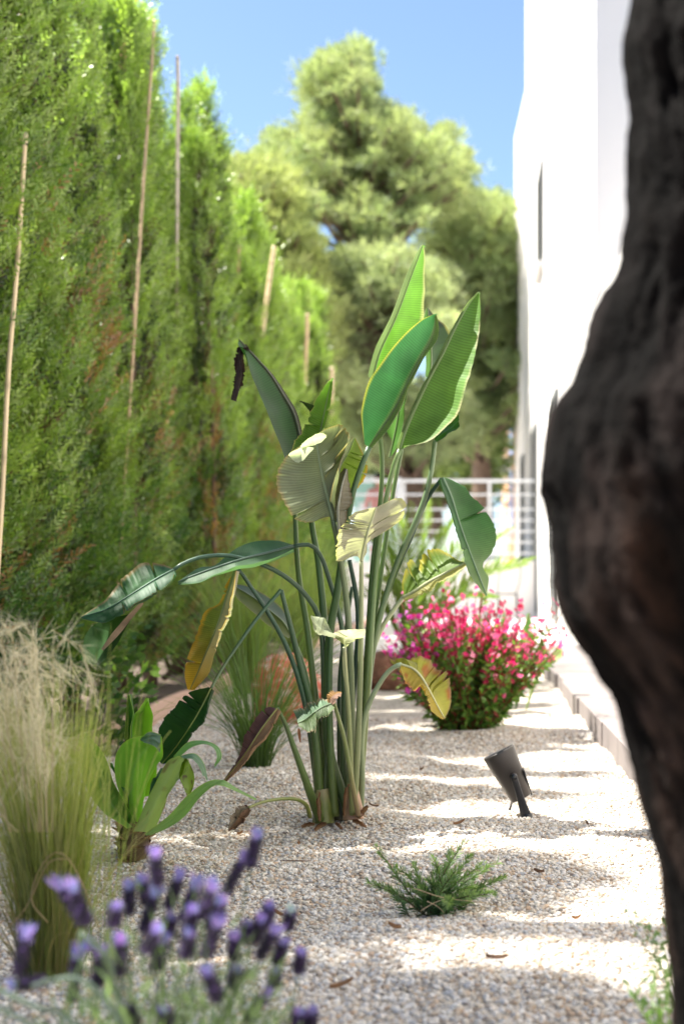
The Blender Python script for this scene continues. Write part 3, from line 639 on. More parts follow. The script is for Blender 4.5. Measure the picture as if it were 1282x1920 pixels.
# right leaves
leaf([(829, 896), (845, 932), (860, 980), (878, 1030), (896, 1077), (912, 1117)], [(827, 898), (837, 932), (854, 985), (861, 1010), (867, 1042), (880, 1076), (900, 1105), (911, 1117)],
     [(832, 895), (852, 902), (872, 913), (886, 934), (905, 950), (916, 975), (925, 1010), (919, 1038), (907, 1058), (918, 1082), (915, 1104), (913, 1117)], [.08, .03, .0], [.0, -.05, -.02], [.18, .14, .04], (.045, .12, .05), (.04, .13, .03), ctip=(.2, .3, .12), jag=1.0, bulge=.1, rib=(3.5, 1.2), ribc=(.1, .17, .09), label='green leaf hanging down on the right side')
stalk([(668, 1515), (684, 1350), (699, 1215), (720, 1130), (748, 1056), (770, 1008), (788, 962), (806, 927), (828, 897)], 9, 4.5, (.04, .12, .1), c=[(.1, .15, .05), (.03, .08, .04), (.03, .075, .045)])
leaf([(755, 1121), (777, 1109), (802, 1092), (830, 1077), (855, 1064), (874, 1055)], [(755, 1112), (753, 1088), (764, 1056), (774, 1052), (782, 1068), (792, 1040), (815, 1029), (838, 1036), (858, 1050), (873, 1053)],
     [(760, 1124), (786, 1115), (812, 1103), (836, 1088), (858, 1072), (875, 1057)], [.1, .06, .04], [.16, .16, .08], [.04, 0, .02], (.14, .22, .05), (.42, .40, .16), margin=(.46, .40, .07), mw=.16, jag=1.6, bulge=.12, rib=(4, 1.6), ribc=(.46, .48, .28), label='yellowing leaf with a pale midrib on the right')
stalk([(672, 1520), (680, 1400), (688, 1300), (696, 1232), (712, 1185), (733, 1150), (755, 1121)], 8, 5, (.02, .06, .1), c=[(.18, .22, .08), (.22, .28, .12), (.36, .4, .22)])
leaf([(752, 1246), (774, 1254), (790, 1270), (806, 1297), (820, 1324), (833, 1347)], [(748, 1240), (730, 1233), (760, 1241), (788, 1230), (806, 1236), (816, 1256), (838, 1262), (846, 1288), (845, 1322), (835, 1346)],
     [(750, 1254), (760, 1276), (775, 1296), (789, 1285), (799, 1312), (817, 1337), (832, 1348)], [-.1, -.14, -.12], [-.04, 0, -.06], [-.2, -.22, -.16], (.40, .38, .05), (.44, .33, .05), margin=(.30, .17, .09), mw=.06, blot=(.42, .16, .03), jag=1.6, bulge=.14, rib=(2.6, 1), ribc=(.5, .5, .28), label='yellow leaf arching over at the right of the stalks')
stalk([(676, 1525), (679, 1460), (678, 1400), (684, 1345), (699, 1304), (722, 1266), (740, 1250), (752, 1246)], 6.5, 5, (-.03, -.07, -.1), c=[(.16, .2, .1), (.24, .3, .17), (.3, .38, .24)])
leaf([(645, 1214), (648, 1200), (660, 1192), (684, 1182)], [(640, 1206), (622, 1189), (648, 1181), (684, 1179)], [(650, 1210), (664, 1201), (679, 1196), (685, 1184)], [-.2, -.22, -.2], [-.17, -.16, -.18], [-.24, -.26, -.22], (.50, .52, .30), (.44, .46, .28), jag=.8, rib=None, bulge=.12, label='small pale flared leaf low on the plant')
leaf([(630, 1190), (608, 1184), (594, 1170), (583, 1156)], [(628, 1194), (604, 1191), (590, 1184), (586, 1164)], [(620, 1182), (612, 1166), (598, 1157), (582, 1154)], [-.2, -.22, -.2], [-.24, -.26, -.22], [-.17, -.18, -.18], (.48, .52, .32), (.42, .47, .30), jag=.6, rib=None, label='small pale torn leaf piece')
stalk([(660, 1528), (657, 1430), (653, 1330), (648, 1265), (645, 1214)], 6.5, 4.5, (-.08, -.2), c=[(.2, .22, .08), (.2, .24, .1), (.34, .36, .2)])
leaf([(626, 1318), (608, 1324), (590, 1335), (574, 1348), (558, 1356)], [(622, 1309), (600, 1311), (576, 1321), (560, 1328), (548, 1331)], [(627, 1328), (612, 1342), (596, 1353), (592, 1373), (578, 1372), (560, 1362)], [-.28, -.3, -.28], [-.22, -.22, -.24], [-.33, -.35, -.3], (.14, .22, .14), (.17, .24, .12), margin=(.42, .30, .22), mw=.12, jag=2.2, ribc=(.2, .26, .15), rib=(1.8, .6), label='torn blue green leaf with pinkish frayed edge')
leaf([(618, 1318), (622, 1307), (631, 1301), (640, 1299)], [(612, 1316), (614, 1301), (626, 1296), (640, 1297)], [(624, 1322), (630, 1314), (636, 1307), (640, 1300)], [-.28, -.28, -.28], [-.24, -.24, -.26], [-.32, -.32, -.3], (.30, .17, .06), (.30, .19, .14), dry=True, jag=1.2, rib=None, label='crumpled orange brown leaf scrap')
leaf([(560, 1366), (561, 1376), (562, 1384), (563, 1392)], [(558, 1366), (558, 1376), (560, 1385), (562, 1392)], [(562, 1366), (564, 1376), (564, 1385), (564, 1392)], [-.3, -.3], [-.3, -.3], [-.3, -.3], (.35, .16, .08), (.35, .16, .08), dry=True, rib=None, nr=12)
stalk([(672, 1530), (664, 1490), (655, 1440), (645, 1385), (634, 1345), (626, 1318)], 6, 4, (-.1, -.28), c=[(.26, .18, .1), (.15, .19, .06), (.15, .19, .07)])
# left side
leaf([(520, 1328), (491, 1366), (462, 1410), (438, 1442), (418, 1466)], [(518, 1327), (500, 1325), (480, 1345), (461, 1378), (446, 1420), (419, 1462)], [(523, 1331), (507, 1366), (482, 1401), (457, 1432), (432, 1455), (420, 1468)], [-.18, -.22, -.2], [-.1, -.1, -.16], [-.24, -.28, -.22],
     (.16, .085, .085), (.38, .24, .14), dry=True, jag=.8, rib=(1.8, .7), ribc=(.36, .34, .1), bulge=.18, label='dry brown and purple leaf hanging to the left')
stalk([(600, 1538), (586, 1500), (570, 1455), (552, 1405), (535, 1358), (520, 1328)], 11, 3.6, (-.05, -.18), c=[(.1, .15, .03), (.09, .15, .04), (.1, .16, .06)])
leaf([(466, 1514), (452, 1524), (440, 1542), (428, 1557)], [(462, 1508), (444, 1514), (432, 1536), (427, 1556)], [(470, 1518), (462, 1532), (448, 1549), (429, 1559)], [-.32, -.33, -.34], [-.3, -.3, -.33], [-.34, -.36, -.34], (.5, .40, .28), (.34, .20, .12), dry=True, jag=1.4, blot=(.10, .05, .03), bulge=.3, rib=None, label='shrivelled tan leaf end touching the gravel')
stalk([(581, 1532), (574, 1510), (556, 1499), (528, 1498), (496, 1503), (466, 1514)], 5, 3, (-.12, -.32), c=[(.16, .18, .04), (.16, .2, .05), (.24, .26, .09)])
leaf([(326, 1068), (292, 1086), (250, 1112), (200, 1142), (152, 1157)], [(324, 1062), (300, 1055), (264, 1057), (232, 1084), (206, 1115), (180, 1136), (152, 1155)], [(327, 1076), (319, 1091), (291, 1111), (266, 1127), (240, 1152), (200, 1164), (152, 1158)],
     [-.14, -.2, -.22], [-.02, -.02, -.16], [-.24, -.32, -.26], GR_T, (.03, .11, .045), margin=(.26, .17, .07), mw=.06, jag=.8, bulge=.12, ribc=(.06, .13, .08), rib=(2, .6), label='dark blue green leaf reaching far out to the left')
leaf([(262, 1132), (228, 1170), (204, 1208), (178, 1246)], [(240, 1150), (190, 1164), (160, 1192), (150, 1238)], [(266, 1134), (242, 1168), (221, 1208), (186, 1246)], [-.2, -.18, -.16], [-.14, -.06, -.08], [-.22, -.2, -.18], (.04, .10, .03), (.03, .07, .03), rib=None, label='hanging lower half of the far left leaf')
leaf([(268, 1130), (236, 1165), (214, 1192), (192, 1218)], [(265, 1128), (233, 1161), (210, 1188), (190, 1217)], [(270, 1132), (240, 1169), (218, 1196), (194, 1220)], [-.25, -.24, -.22], [-.26, -.25, -.22], [-.24, -.23, -.22], (.38, .28, .20), (.38, .28, .20), dry=True, rib=None, nr=20, label='thin tan dried leaf strip')
stalk([(612, 1520), (608, 1380), (606, 1230), (598, 1160), (575, 1118), (536, 1082), (490, 1058), (430, 1042), (380, 1044), (345, 1056), (326, 1068)], 8, 4, (.02, .0, -.08, -.14), c=[(.1, .15, .04), (.045, .09, .045), (.06, .12, .075)])
leaf([(550, 1024), (505, 1036), (455, 1048), (405, 1064), (365, 1078), (334, 1091)], [(548, 1018), (522, 1012), (482, 1014), (452, 1024), (428, 1040), (402, 1060), (372, 1064), (335, 1089)], [(550, 1030), (520, 1043), (480, 1056), (440, 1069), (400, 1081), (362, 1091), (333, 1093)],
     [-.02, -.1, -.14], [.08, .04, -.1], [-.1, -.2, -.18], (.06, .14, .07), (.09, .17, .09), bulge=.15, rib=(3.4, 1), ribc=(.09, .14, .1), label='narrow folded leaf lying level above the left stalks')
stalk([(640, 1520), (645, 1330), (643, 1200), (634, 1145), (618, 1090), (602, 1044), (582, 1022), (550, 1024)], 8, 4.5, (.04, .02, -.02), c=[(.1, .15, .05), (.05, .1, .045), (.06, .11, .07)])
leaf([(440, 1069), (425, 1120), (409, 1170), (386, 1226), (368, 1268), (357, 1292)], [(437, 1068), (421, 1098), (411, 1130), (385, 1146), (374, 1182), (354, 1222), (345, 1262), (350, 1292)], [(443, 1070), (431, 1130), (421, 1180), (402, 1230), (386, 1266), (362, 1292)],
     [-.12, -.18, -.16], [-.04, .0, -.08], [-.2, -.26, -.2], (.13, .16, .04), (.38, .34, .24), ctip=(.55, .30, .03), margin=(.5, .27, .04), mw=.1, jag=.8, bulge=.14, ribc=(.2, .24, .1), rib=(2.6, .8), label='yellowing leaf hanging straight down on the left')
stalk([(600, 1525), (590, 1440), (576, 1340), (558, 1268), (534, 1206), (502, 1148), (470, 1100), (449, 1070), (440, 1069)], 8, 4, (.0, -.06, -.12), c=[(.09, .14, .04), (.03, .085, .045), (.03, .08, .05)])
leaf([(396, 1291), (376, 1330), (351, 1371), (326, 1406), (305, 1431)], [(390, 1287), (360, 1295), (335, 1316), (311, 1346), (296, 1376), (293, 1406), (300, 1430)], [(398, 1294), (389, 1316), (385, 1346), (366, 1376), (345, 1406), (320, 1427), (306, 1432)],
     [-.2, -.28, -.26], [-.14, -.16, -.22], [-.28, -.36, -.28], (.02, .07, .018), (.02, .075, .02), jag=1.2, bulge=.1, ribc=(.25, .28, .06), rib=(1.8, .7), label='dark green leaf hanging tip down behind the agave')
stalk([(527, 1106), (480, 1162), (432, 1230), (408, 1268), (396, 1291)], 4.6, 3, (-.06, -.2), c=[(.04, .1, .05), (.05, .11, .06), (.09, .14, .06)])
stalk([(600, 1530), (594, 1420), (582, 1320), (563, 1248), (546, 1180), (527, 1106)], 12, 4.6, (-.02, -.06), c=[(.1, .15, .03), (.04, .095, .03), (.05, .1, .05)])
leaf([(546, 1192), (530, 1166), (502, 1142), (470, 1117), (432, 1095)], [(549, 1182), (536, 1150), (511, 1125), (470, 1100), (432, 1093)], [(541, 1197), (516, 1181), (481, 1157), (451, 1127), (432, 1097)], [.16, .2, .24], [.24, .28, .28], [.1, .14, .2], (.06, .11, .08), (.11, .15, .025), margin=(.2, .2, .04), mw=.1, label='olive green leaf behind the left stalks')
stalk([(598, 1480), (592, 1380), (580, 1290), (564, 1230), (546, 1192)], 5, 3.6, (.06, .16))
stalk([(646, 1525), (660, 1330), (671, 1190), (668, 1120), (655, 1050)], 9, 5, (.08, .12), c=[(.1, .13, .04), (.03, .07, .035), (.04, .08, .05)])
stalk([(640, 1525), (636, 1380), (638, 1260), (650, 1170), (660, 1100)], 7, 4, (.1, .16), c=[(.1, .13, .04), (.025, .06, .03), (.04, .08, .04)])
stalk([(628, 1530), (620, 1420), (617, 1300), (620, 1190)], 10, 6, (-.03, -.02), c=[(.13, .17, .04), (.05, .11, .025), (.045, .1, .03)])
# old sheaths at the foot
for pts, r0, r1, c, dd in (([(606, 1543), (606, 1510), (603, 1480)], 21, 14, [(.14, .16, .03), (.16, .2, .04), (.3, .25, .12)], (-.03, -.02)),
                           ([(662, 1536), (660, 1500), (664, 1465)], 20, 7, [(.34, .2, .12), (.38, .24, .15), (.3, .22, .1)], (-.05, -.04)),
                           ([(638, 1538), (640, 1490), (645, 1430)], 16, 8, [(.12, .1, .05), (.08, .12, .03), (.08, .13, .03)], (.03, .05)),
                           ([(676, 1530), (668, 1490), (661, 1452)], 8, 3, [(.3, .17, .1), (.45, .28, .18), (.4, .3, .18)], (-.08, -.05))):
    stalk(pts, r0, r1, dd, c, 'sheath')

for a, b_, w in (((612, 1545), (590, 1558), 6), ((628, 1545), (640, 1556), 5), ((660, 1540), (686, 1552), 6), ((672, 1535), (690, 1512), 4), ((646, 1530), (652, 1470), 4), ((600, 1540), (597, 1486), 4), ((590, 1546), (566, 1552), 4)):
    mx, my = (a[0] + b_[0]) / 2, (a[1] + b_[1]) / 2; nx = w if abs(b_[1] - a[1]) > 20 else 1; ny = w if nx == 1 else 1
    leaf([a, (mx, my - 2), b_], [(a[0] - nx * .5, a[1] - ny * .5), (mx - nx, my - ny - 2), b_], [(a[0] + nx * .5, a[1] + ny * .3), (mx + nx, my + ny * .3), (b_[0] + 1, b_[1] + 1)], [-.08, -.1], [-.09, -.12], [-.08, -.1],
         (.24, .13, .07), (.36, .24, .14), dry=True, rib=None, nr=16, bulge=.3, jag=.6, label='dry brown husk at the foot of the stalks')
# ------------------------------------------------------------------ agave on its stub
DA = 3.5
ag = thing('agave', 'small green agave with curling leaves on a short scaly stub', 'plant', P(248, 1622, DA))
def aleaf(L, Rr, dl, dr, c, dm=0, **kw):
    n = 12; a, b_ = spline(L, n), spline(Rr, n); mi = (a + b_) / 2
    g = MB(); blade(g, list(map(tuple, mi)), L, Rr, dm, dl, dr, c, c, DA, margin=(.30, .40, .08), mw=.06, veins=0, bulge=.1, nr=36, **kw)
    g.build('leaf', M_agave, ag)
M_agave = leafmat('agave_leaf', .45, .42, .45, var=.15, nscale=14)
ac = (.19, .40, .06)
aleaf([(243, 1500), (240, 1430), (244, 1366), (256, 1335), (273, 1308)], [(290, 1490), (295, 1420), (290, 1380), (284, 1345), (273, 1308)], .12, .14, (.20, .42, .05), .2)
aleaf([(236, 1500), (234, 1420), (235, 1350), (239, 1302)], [(250, 1500), (250, 1420), (246, 1350), (239, 1302)], .1, .06, (.06, .15, .05), .14)
aleaf([(270, 1530), (278, 1500), (284, 1470), (300, 1440)], [(285, 1535), (296, 1510), (304, 1480), (306, 1440)], .06, .1, (.03, .10, .055), .12)
aleaf([(252, 1560), (232, 1508), (217, 1462), (216, 1422), (231, 1394), (258, 1382), (301, 1379)], [(266, 1560), (269, 1505), (286, 1462), (301, 1422), (303, 1400), (303, 1388), (302, 1380)], [0, -.02, -.05, -.02], [0, -.04, -.05, .0], ac, .03)
aleaf([(262, 1386), (280, 1372), (302, 1377)], [(270, 1392), (290, 1400), (300, 1412)], -.02, -.03, (.11, .19, .14), -.03)
aleaf([(236, 1556), (190, 1518), (164, 1480), (150, 1430), (156, 1374)], [(262, 1560), (238, 1512), (217, 1470), (202, 1427), (186, 1404), (158, 1373)], -.08, -.02, (.13, .26, .045), .0)
aleaf([(225, 1470), (222, 1450), (208, 1440), (206, 1430)], [(240, 1540), (240, 1500), (226, 1470), (208, 1432)], .02, .0, (.04, .14, .06), .03)
aleaf([(250, 1560), (276, 1500), (296, 1460), (314, 1428), (334, 1417)], [(288, 1560), (308, 1512), (332, 1470), (348, 1436), (352, 1421)], -.06, -.12, (.32, .42, .17), -.05, blot=(.22, .20, .10))
aleaf([(345, 1421), (336, 1455), (346, 1478), (350, 1496)], [(353, 1424), (364, 1452), (361, 1482), (351, 1497)], -.11, -.06, (.19, .30, .03), -.07, blot=(.10, .08, .03))
aleaf([(325, 1418), (352, 1392), (384, 1389), (409, 1400), (416, 1420), (403, 1439)], [(332, 1424), (358, 1402), (384, 1396), (402, 1405), (408, 1420), (402, 1438)], -.02, -.05, (.13, .28, .10), -.03)
aleaf([(338, 1416), (366, 1413), (384, 1434), (389, 1464)], [(345, 1422), (362, 1424), (374, 1442), (387, 1464)], -.08, -.12, (.12, .22, .14), -.1)
aleaf([(270, 1562), (315, 1530), (348, 1495), (384, 1468), (412, 1462), (442, 1478), (480, 1500)], [(284, 1565), (335, 1540), (372, 1502), (396, 1478), (414, 1472), (440, 1486), (478, 1502)], -.12, -.2, (.20, .34, .12), -.16)
g = MB(); c0 = P(250, 1590, DA); r_ = 27 * DA / F
g.lathe([(.0, -.06), (r_ * .85, -.05), (r_ * 1.0, -.02), (r_ * 1.1, .01), (r_ * .95, .04), (r_ * .6, .06), (0, .065)], c0, (0, 0, 1), (.10, .07, .035), 20)
for k in range(90):
    th = rng.uniform(0, 6.28); z = rng.uniform(-.05, .045); o_ = np.array([math.cos(th), math.sin(th), 0]); tg = np.array([-o_[1], o_[0], 0])
    p0 = c0 + o_ * r_ * .85 + [0, 0, z]; z = -.05 + .018 * (k % 6); p0 = c0 + o_ * r_ * .9 + [0, 0, z]; w_ = rng.uniform(.010, .018); l_ = rng.uniform(.016, .030); up = unit(o_ * .9 + [0, 0, rng.uniform(.2, .9)])
    g.quads(np.array([[p0 - tg * w_, p0 + tg * w_, p0 + up * l_ + tg * w_ * .3, p0 + up * l_ - tg * w_ * .3]]), np.array([rng.choice([.4, .7, 1.2, 1.7]) * np.array([.26, .17, .09])]))
g.build('stub', M_dry, ag)

# ------------------------------------------------------------------ grasses
def ribbon(mb, pts, w, c0, c1, sv=None):
    """many thin blades at once: pts (n,k,3), w (n,), colours (n,3)"""
    n, k, _ = pts.shape; T = unit(np.gradient(pts, axis=1))
    sv = unit(np.cross(T, unit(rng.normal(size=(n, 1, 3)) + [[[0, 1.2, 0]]])))
    ww = (w[:, None] * (1 - .8 * np.linspace(0, 1, k) ** 2)[None])[..., None] / 2
    V = np.stack([pts - sv * ww, pts + sv * ww], 2)
    t = np.linspace(0, 1, k)[None, :, None, None]; C = c0[:, None, None] * (1 - t) + c1[:, None, None] * t; C = np.broadcast_to(C, (n, k, 2, 3))
    i = np.arange(n * k * 2).reshape(n, k, 2); f = np.stack([i[:, :-1, 0], i[:, :-1, 1], i[:, 1:, 1], i[:, 1:, 0]], -1)
    mb.raw(V, f, C)
def arcs(base, n, r0, hgt, spread, droop, k=9, lean=(0, 0), az=None):
    th = rng.uniform(0, 2 * np.pi, n) if az is None else az
    rb = r0 * np.sqrt(rng.random(n)); B = np.stack([base[0] + rb * np.cos(th), base[1] + rb * np.sin(th), np.full(n, base[2] - .02)], 1)
    h = rng.uniform(*hgt, n); s = spread * rng.random(n) ** .8; dr = droop * rng.random(n)
    t = np.linspace(0, 1, k)[None]
    th2 = th + rng.normal(0, .5, n); hor = (s[:, None] * t ** 1.5 + dr[:, None] * t ** 3)
    X = B[:, :1] + np.cos(th2)[:, None] * hor + lean[0] * t ** 2; Y = B[:, 1:2] + np.sin(th2)[:, None] * hor + lean[1] * t ** 2
    Z = B[:, 2:] + h[:, None] * (t - .25 * (dr / max(droop, 1e-3))[:, None] * t ** 3)
    return np.stack([X, Y, Z], -1)
def cols(n, a, b_):
    k = rng.random((n, 1)); return np.array(a) * (1 - k) + np.array(b_) * k
# feather grass, front left
fb = P(95, 1830, 2.5); fb[2] = 0
fg = thing('feather_grass', 'tall pale feather grass with silky plumes in the left foreground', 'ornamental grass', fb)
g = MB(); n = 1050; A = arcs(fb, n, .05, (.30, .60), .075, .03, lean=(-.01, 0)); ribbon(g, A, rng.uniform(.0012, .0026, n), cols(n, (.15, .13, .04), (.12, .19, .03)), cols(n, (.28, .36, .07), (.60, .58, .26)))
n = 200; A = arcs(fb, n, .05, (.18, .40), .17, .08); ribbon(g, A, rng.uniform(.0009, .0016, n), cols(n, (.2, .14, .07), (.16, .16, .05)), cols(n, (.42, .32, .18), (.40, .38, .16)))
n = 26; A = arcs(fb + np.array([.10, 0, 0]), n, .05, (.45, .7), .08, .04); ribbon(g, A, rng.uniform(.0011, .0016, n), cols(n, (.2, .26, .05), (.2, .26, .05)), cols(n, (.42, .46, .14), (.42, .46, .14)))
g.build('blades', M_grass, fg)
def plume_strands(mb, paths, hairs, hl, w, c):
    for p in paths:
        S = spline(p, 14); i = rng.integers(3, 13, hairs); o = S[i] + (S[np.minimum(i + 1, 13)] - S[i]) * rng.random((hairs, 1)); T = unit(S[np.minimum(i + 1, 13)] - S[i])
        d = unit(T + rng.normal(0, .32, (hairs, 3))); l = hl * rng.uniform(.5, 1.3, (hairs, 1)); bend = rng.normal(0, .25, (hairs, 3)) * l
        A = np.stack([o, o + d * l * .5 + bend * .1, o + d * l + bend * .6], 1); ribbon(mb, A, np.full(hairs, w), cols(hairs, c, c), cols(hairs, c, (.8, .76, .66)))
        mb.tube(S, [.0012, .0007], (.5, .45, .28), n=4)
g = MB(); pp = []
for k in range(46):
    px = rng.uniform(-50, 120); top = rng.uniform(1165, 1420) + max(0, px - 110) * 2.2; d = 2.5 + rng.normal(0, .08)
    s = rng.choice([-1, 1], p=[.4, .6]); L = rng.uniform(35, 85)
    a = [(95 + (px - 95) * .55, 1560), (95 + (px - 95) * .9, top + 110), (px, top + 18), (px + s * L * .35, top), (px + s * L * .8, top + rng.uniform(5, 45)), (px + s * L, top + rng.uniform(20, 100))]
    pp.append([P(x, y, d) for x, y in a])
plume_strands(g, pp, 62, .045, .0010, (.74, .70, .50)); g.build('plumes', M_plume, fg)
g = MB()
for a in ([(90, 1730), (60, 1690), (70, 1640), (100, 1600), (130, 1612), (165, 1680), (185, 1740)], [(130, 1610), (90, 1620), (50, 1700), (10, 1745)],
          [(150, 1800), (185, 1650), (195, 1480), (165, 1380)], [(195, 1800), (230, 1600), (290, 1420), (320, 1370)]):
    g.tube([P(x, y, 2.42) for x, y in a], [.0014, .001], (.5, .38, .22) if a[0][0] < 135 else (.38, .42, .12), n=5, seg=24)
g.build('bent_stems', M_grass, fg)
# green grass tuft by the red rock, and paler ones behind
def tuft(px, py, d, hgt, spread, n, c0, c1, label, w=.003, lean=(0, 0)):
    b_ = P(px, py, d); b_[2] = 0; g = MB(); A = arcs(b_, n, .05, hgt, spread, spread * .5, lean=lean)
    ribbon(g, A, rng.uniform(w * .6, w * 1.2, n), cols(n, c0, c0), cols(n, c1, (c1[0] * 1.4, c1[1] * 1.3, c1[2] * 1.2)))
    o = g.build('grass_tuft', M_grass, None, loc=b_); tag(o, label, 'grass', 'grass tufts in the gravel')
tuft(480, 1440, 5.26, (.28, .75), .34, 330, (.06, .11, .03), (.13, .22, .07), 'green arching grass tuft beside the red rock')
tuft(455, 1250, 8.6, (.5, 1.15), .4, 420, (.13, .19, .05), (.24, .32, .10), 'tall soft grass clump behind the left stalks', w=.005)
tuft(560, 1232, 10, (.5, 1.2), .35, 360, (.16, .22, .06), (.30, .38, .14), 'pale yellow green grass clump right behind the stalks', w=.006)
tuft(200, 1395, 5.6, (.2, .5), .3, 60, (.10, .14, .04), (.22, .28, .08), 'sparse thin grass sprouting next to the edging board')

# ------------------------------------------------------------------ lavender, front
lb = P(300, 2080, 1.62); lb[2] = 0
lv = thing('lavender', 'lavender bush with purple flower spikes, nearest in front', 'lavender', lb)
SP = [(104, 1650, 160, 1737), (132, 1655, 166, 1738), (51, 1742, 34, 1834), (19, 1848, 92, 1838), (290, 1592, 297, 1665), (266, 1645, 276, 1700), (338, 1635, 314, 1708), (295, 1664, 266, 1751), (242, 1655, 242, 1718),
      (370, 1650, 341, 1732), (399, 1655, 375, 1727), (464, 1597, 421, 1679), (483, 1558, 469, 1630), (416, 1684, 392, 1747), (411, 1722, 382, 1800), (321, 1715, 314, 1760), (295, 1737, 271, 1790), (309, 1756, 290, 1824),
      (225, 1751, 225, 1834), (191, 1776, 181, 1858), (147, 1776, 135, 1882), (172, 1766, 210, 1834), (505, 1693, 498, 1742), (491, 1718, 474, 1771), (464, 1727, 462, 1771), (520, 1737, 483, 1800), (440, 1751, 438, 1805),
      (534, 1761, 515, 1810), (546, 1703, 539, 1747), (566, 1780, 558, 1829), (518, 1818, 512, 1853), (443, 1814, 438, 1858), (387, 1814, 411, 1882), (503, 1858, 459, 1916), (232, 1882, 256, 1925), (308, 1890, 316, 1930), (218, 1695, 212, 1740),
      (562, 1893, 556, 1935), (586, 1890, 580, 1935), (355, 1745, 348, 1800), (360, 1700, 352, 1752)]
stems = MB()
for i, (tx, ty, bx_, by_) in enumerate(SP):
    d = 1.64 + float(rng.uniform(-.13, .13)) + (.08 if tx > 420 else 0); a, b_ = P(bx_, by_, d), P(tx, ty, d - .005)
    ax = b_ - a; L = np.linalg.norm(ax); ax = ax / L; g = MB()
    wf = rng.uniform(.8, 1.1); prof = [(0, -.0), (.0036 * wf, .002)] + [((.0048 + .0012 * math.sin(math.pi * q)) * wf * (1.18 if (j % 2) else .8), L * (.06 + .72 * q)) for j, q in enumerate(np.linspace(0, 1, 13))] + [(0, L * .84)]
    g.lathe([(max(r_, 0), z) for r_, z in prof], a, ax, (.040, .032, .060), 10)
    A_ = unit(np.cross(ax, [0, 1, .1])); B_ = np.cross(ax, A_)
    for w_ in range(8):      # whorls of small bracts
        for k in range(7):
            th = 6.283 * k / 7 + w_ * .45; o_ = math.cos(th) * A_ + math.sin(th) * B_; p0 = a + ax * L * (.06 + w_ * .092) + o_ * .006
            tg = np.cross(ax, o_); u_ = unit(ax + o_ * .9) * .008; s_ = .0035
            cc = np.array([.07, .045, .11]) if rng.random() < .5 else np.array([.03, .028, .04])
            if rng.random() < .15: cc = np.array([.16, .11, .30])
            g.quads(np.array([[p0 - tg * s_, p0 + u_ * .6 - tg * s_ * .6, p0 + u_, p0 + tg * s_]]), np.array([cc]))
    pale = .15 if i == 28 else 0
    for k in range(10):      # pale lilac tuft on top
        th = 6.283 * k / 10; o_ = math.cos(th) * A_ + math.sin(th) * B_; tg = np.cross(ax, o_); p0 = a + ax * L * .74 + o_ * .0025
        u_ = unit(ax + o_ * rng.uniform(.12, .6)) * L * rng.uniform(.28, .46); s_ = .0036
        g.quads(np.array([[p0 - tg * s_ * .6, p0 + u_ * .6 - tg * s_, p0 + u_, p0 + u_ * .6 + tg * s_]]), np.array([[.31 + pale + rng.uniform(-.08, .10), .26 + pale * 2 + rng.uniform(-.05, .08), .56]]))
    g.build('flower_spike', M_lav, lv, smooth=False)
    root = lb + np.array([rng.normal(0, .03), rng.normal(0, .03), .08]); hgt = a[2]
    midp = a - ax * L * 1.4 * [1, 1, 1]; mp = (root + midp) / 2; mp[:2] += (midp - root)[:2] * .12
    stems.tube([root, mp, midp, a + ax * .002], [.0018, .0013, .0011], (.12, .17, .09), n=6, seg=16)
stems.build('stems', M_herb, lv)
g = MB(); n = 2600
az = rng.uniform(0, 6.28, n); rr = .19 * np.sqrt(rng.random(n)); hz = .44 * rng.random(n) ** .6 * (1 - .8 * (rr / .19) ** 2) * rng.uniform(.5, 1, n)
O = np.stack([lb[0] + rr * np.cos(az) * 1.0 + .01, lb[1] + rr * np.sin(az), .02 + hz * .80], 1)
D = unit(np.stack([np.cos(az) * .5, np.sin(az) * .5, np.ones(n)], 1) + rng.normal(0, .35, (n, 3))); l_ = rng.uniform(.02, .045, (n, 1)); w_ = unit(np.cross(D, rng.normal(size=(n, 3)))) * .0016
g.quads(np.stack([O - w_ * .5, O + D * l_ * .5 - w_, O + D * l_, O + D * l_ * .5 + w_], 1), cols(n, (.16, .24, .10), (.26, .36, .17)))
g.build('leaves', M_herb, lv, smooth=False)
# woody grey stems creeping out at bottom left
g = MB()
for a in ([(150, 1748), (205, 1800), (215, 1850), (250, 1960)], [(60, 1850), (100, 1838), (170, 1846), (260, 1960)], [(-30, 1840), (60, 1885), (120, 1905), (230, 1990)], [(-30, 1880), (40, 1910), (120, 1960), (220, 2000)]):
    g.tube([P(x, y, 1.55) for x, y in a], [.0026, .0034], (.16, .22, .17), n=7, seg=20)
g.build('bare_stems', M_herb, lv)

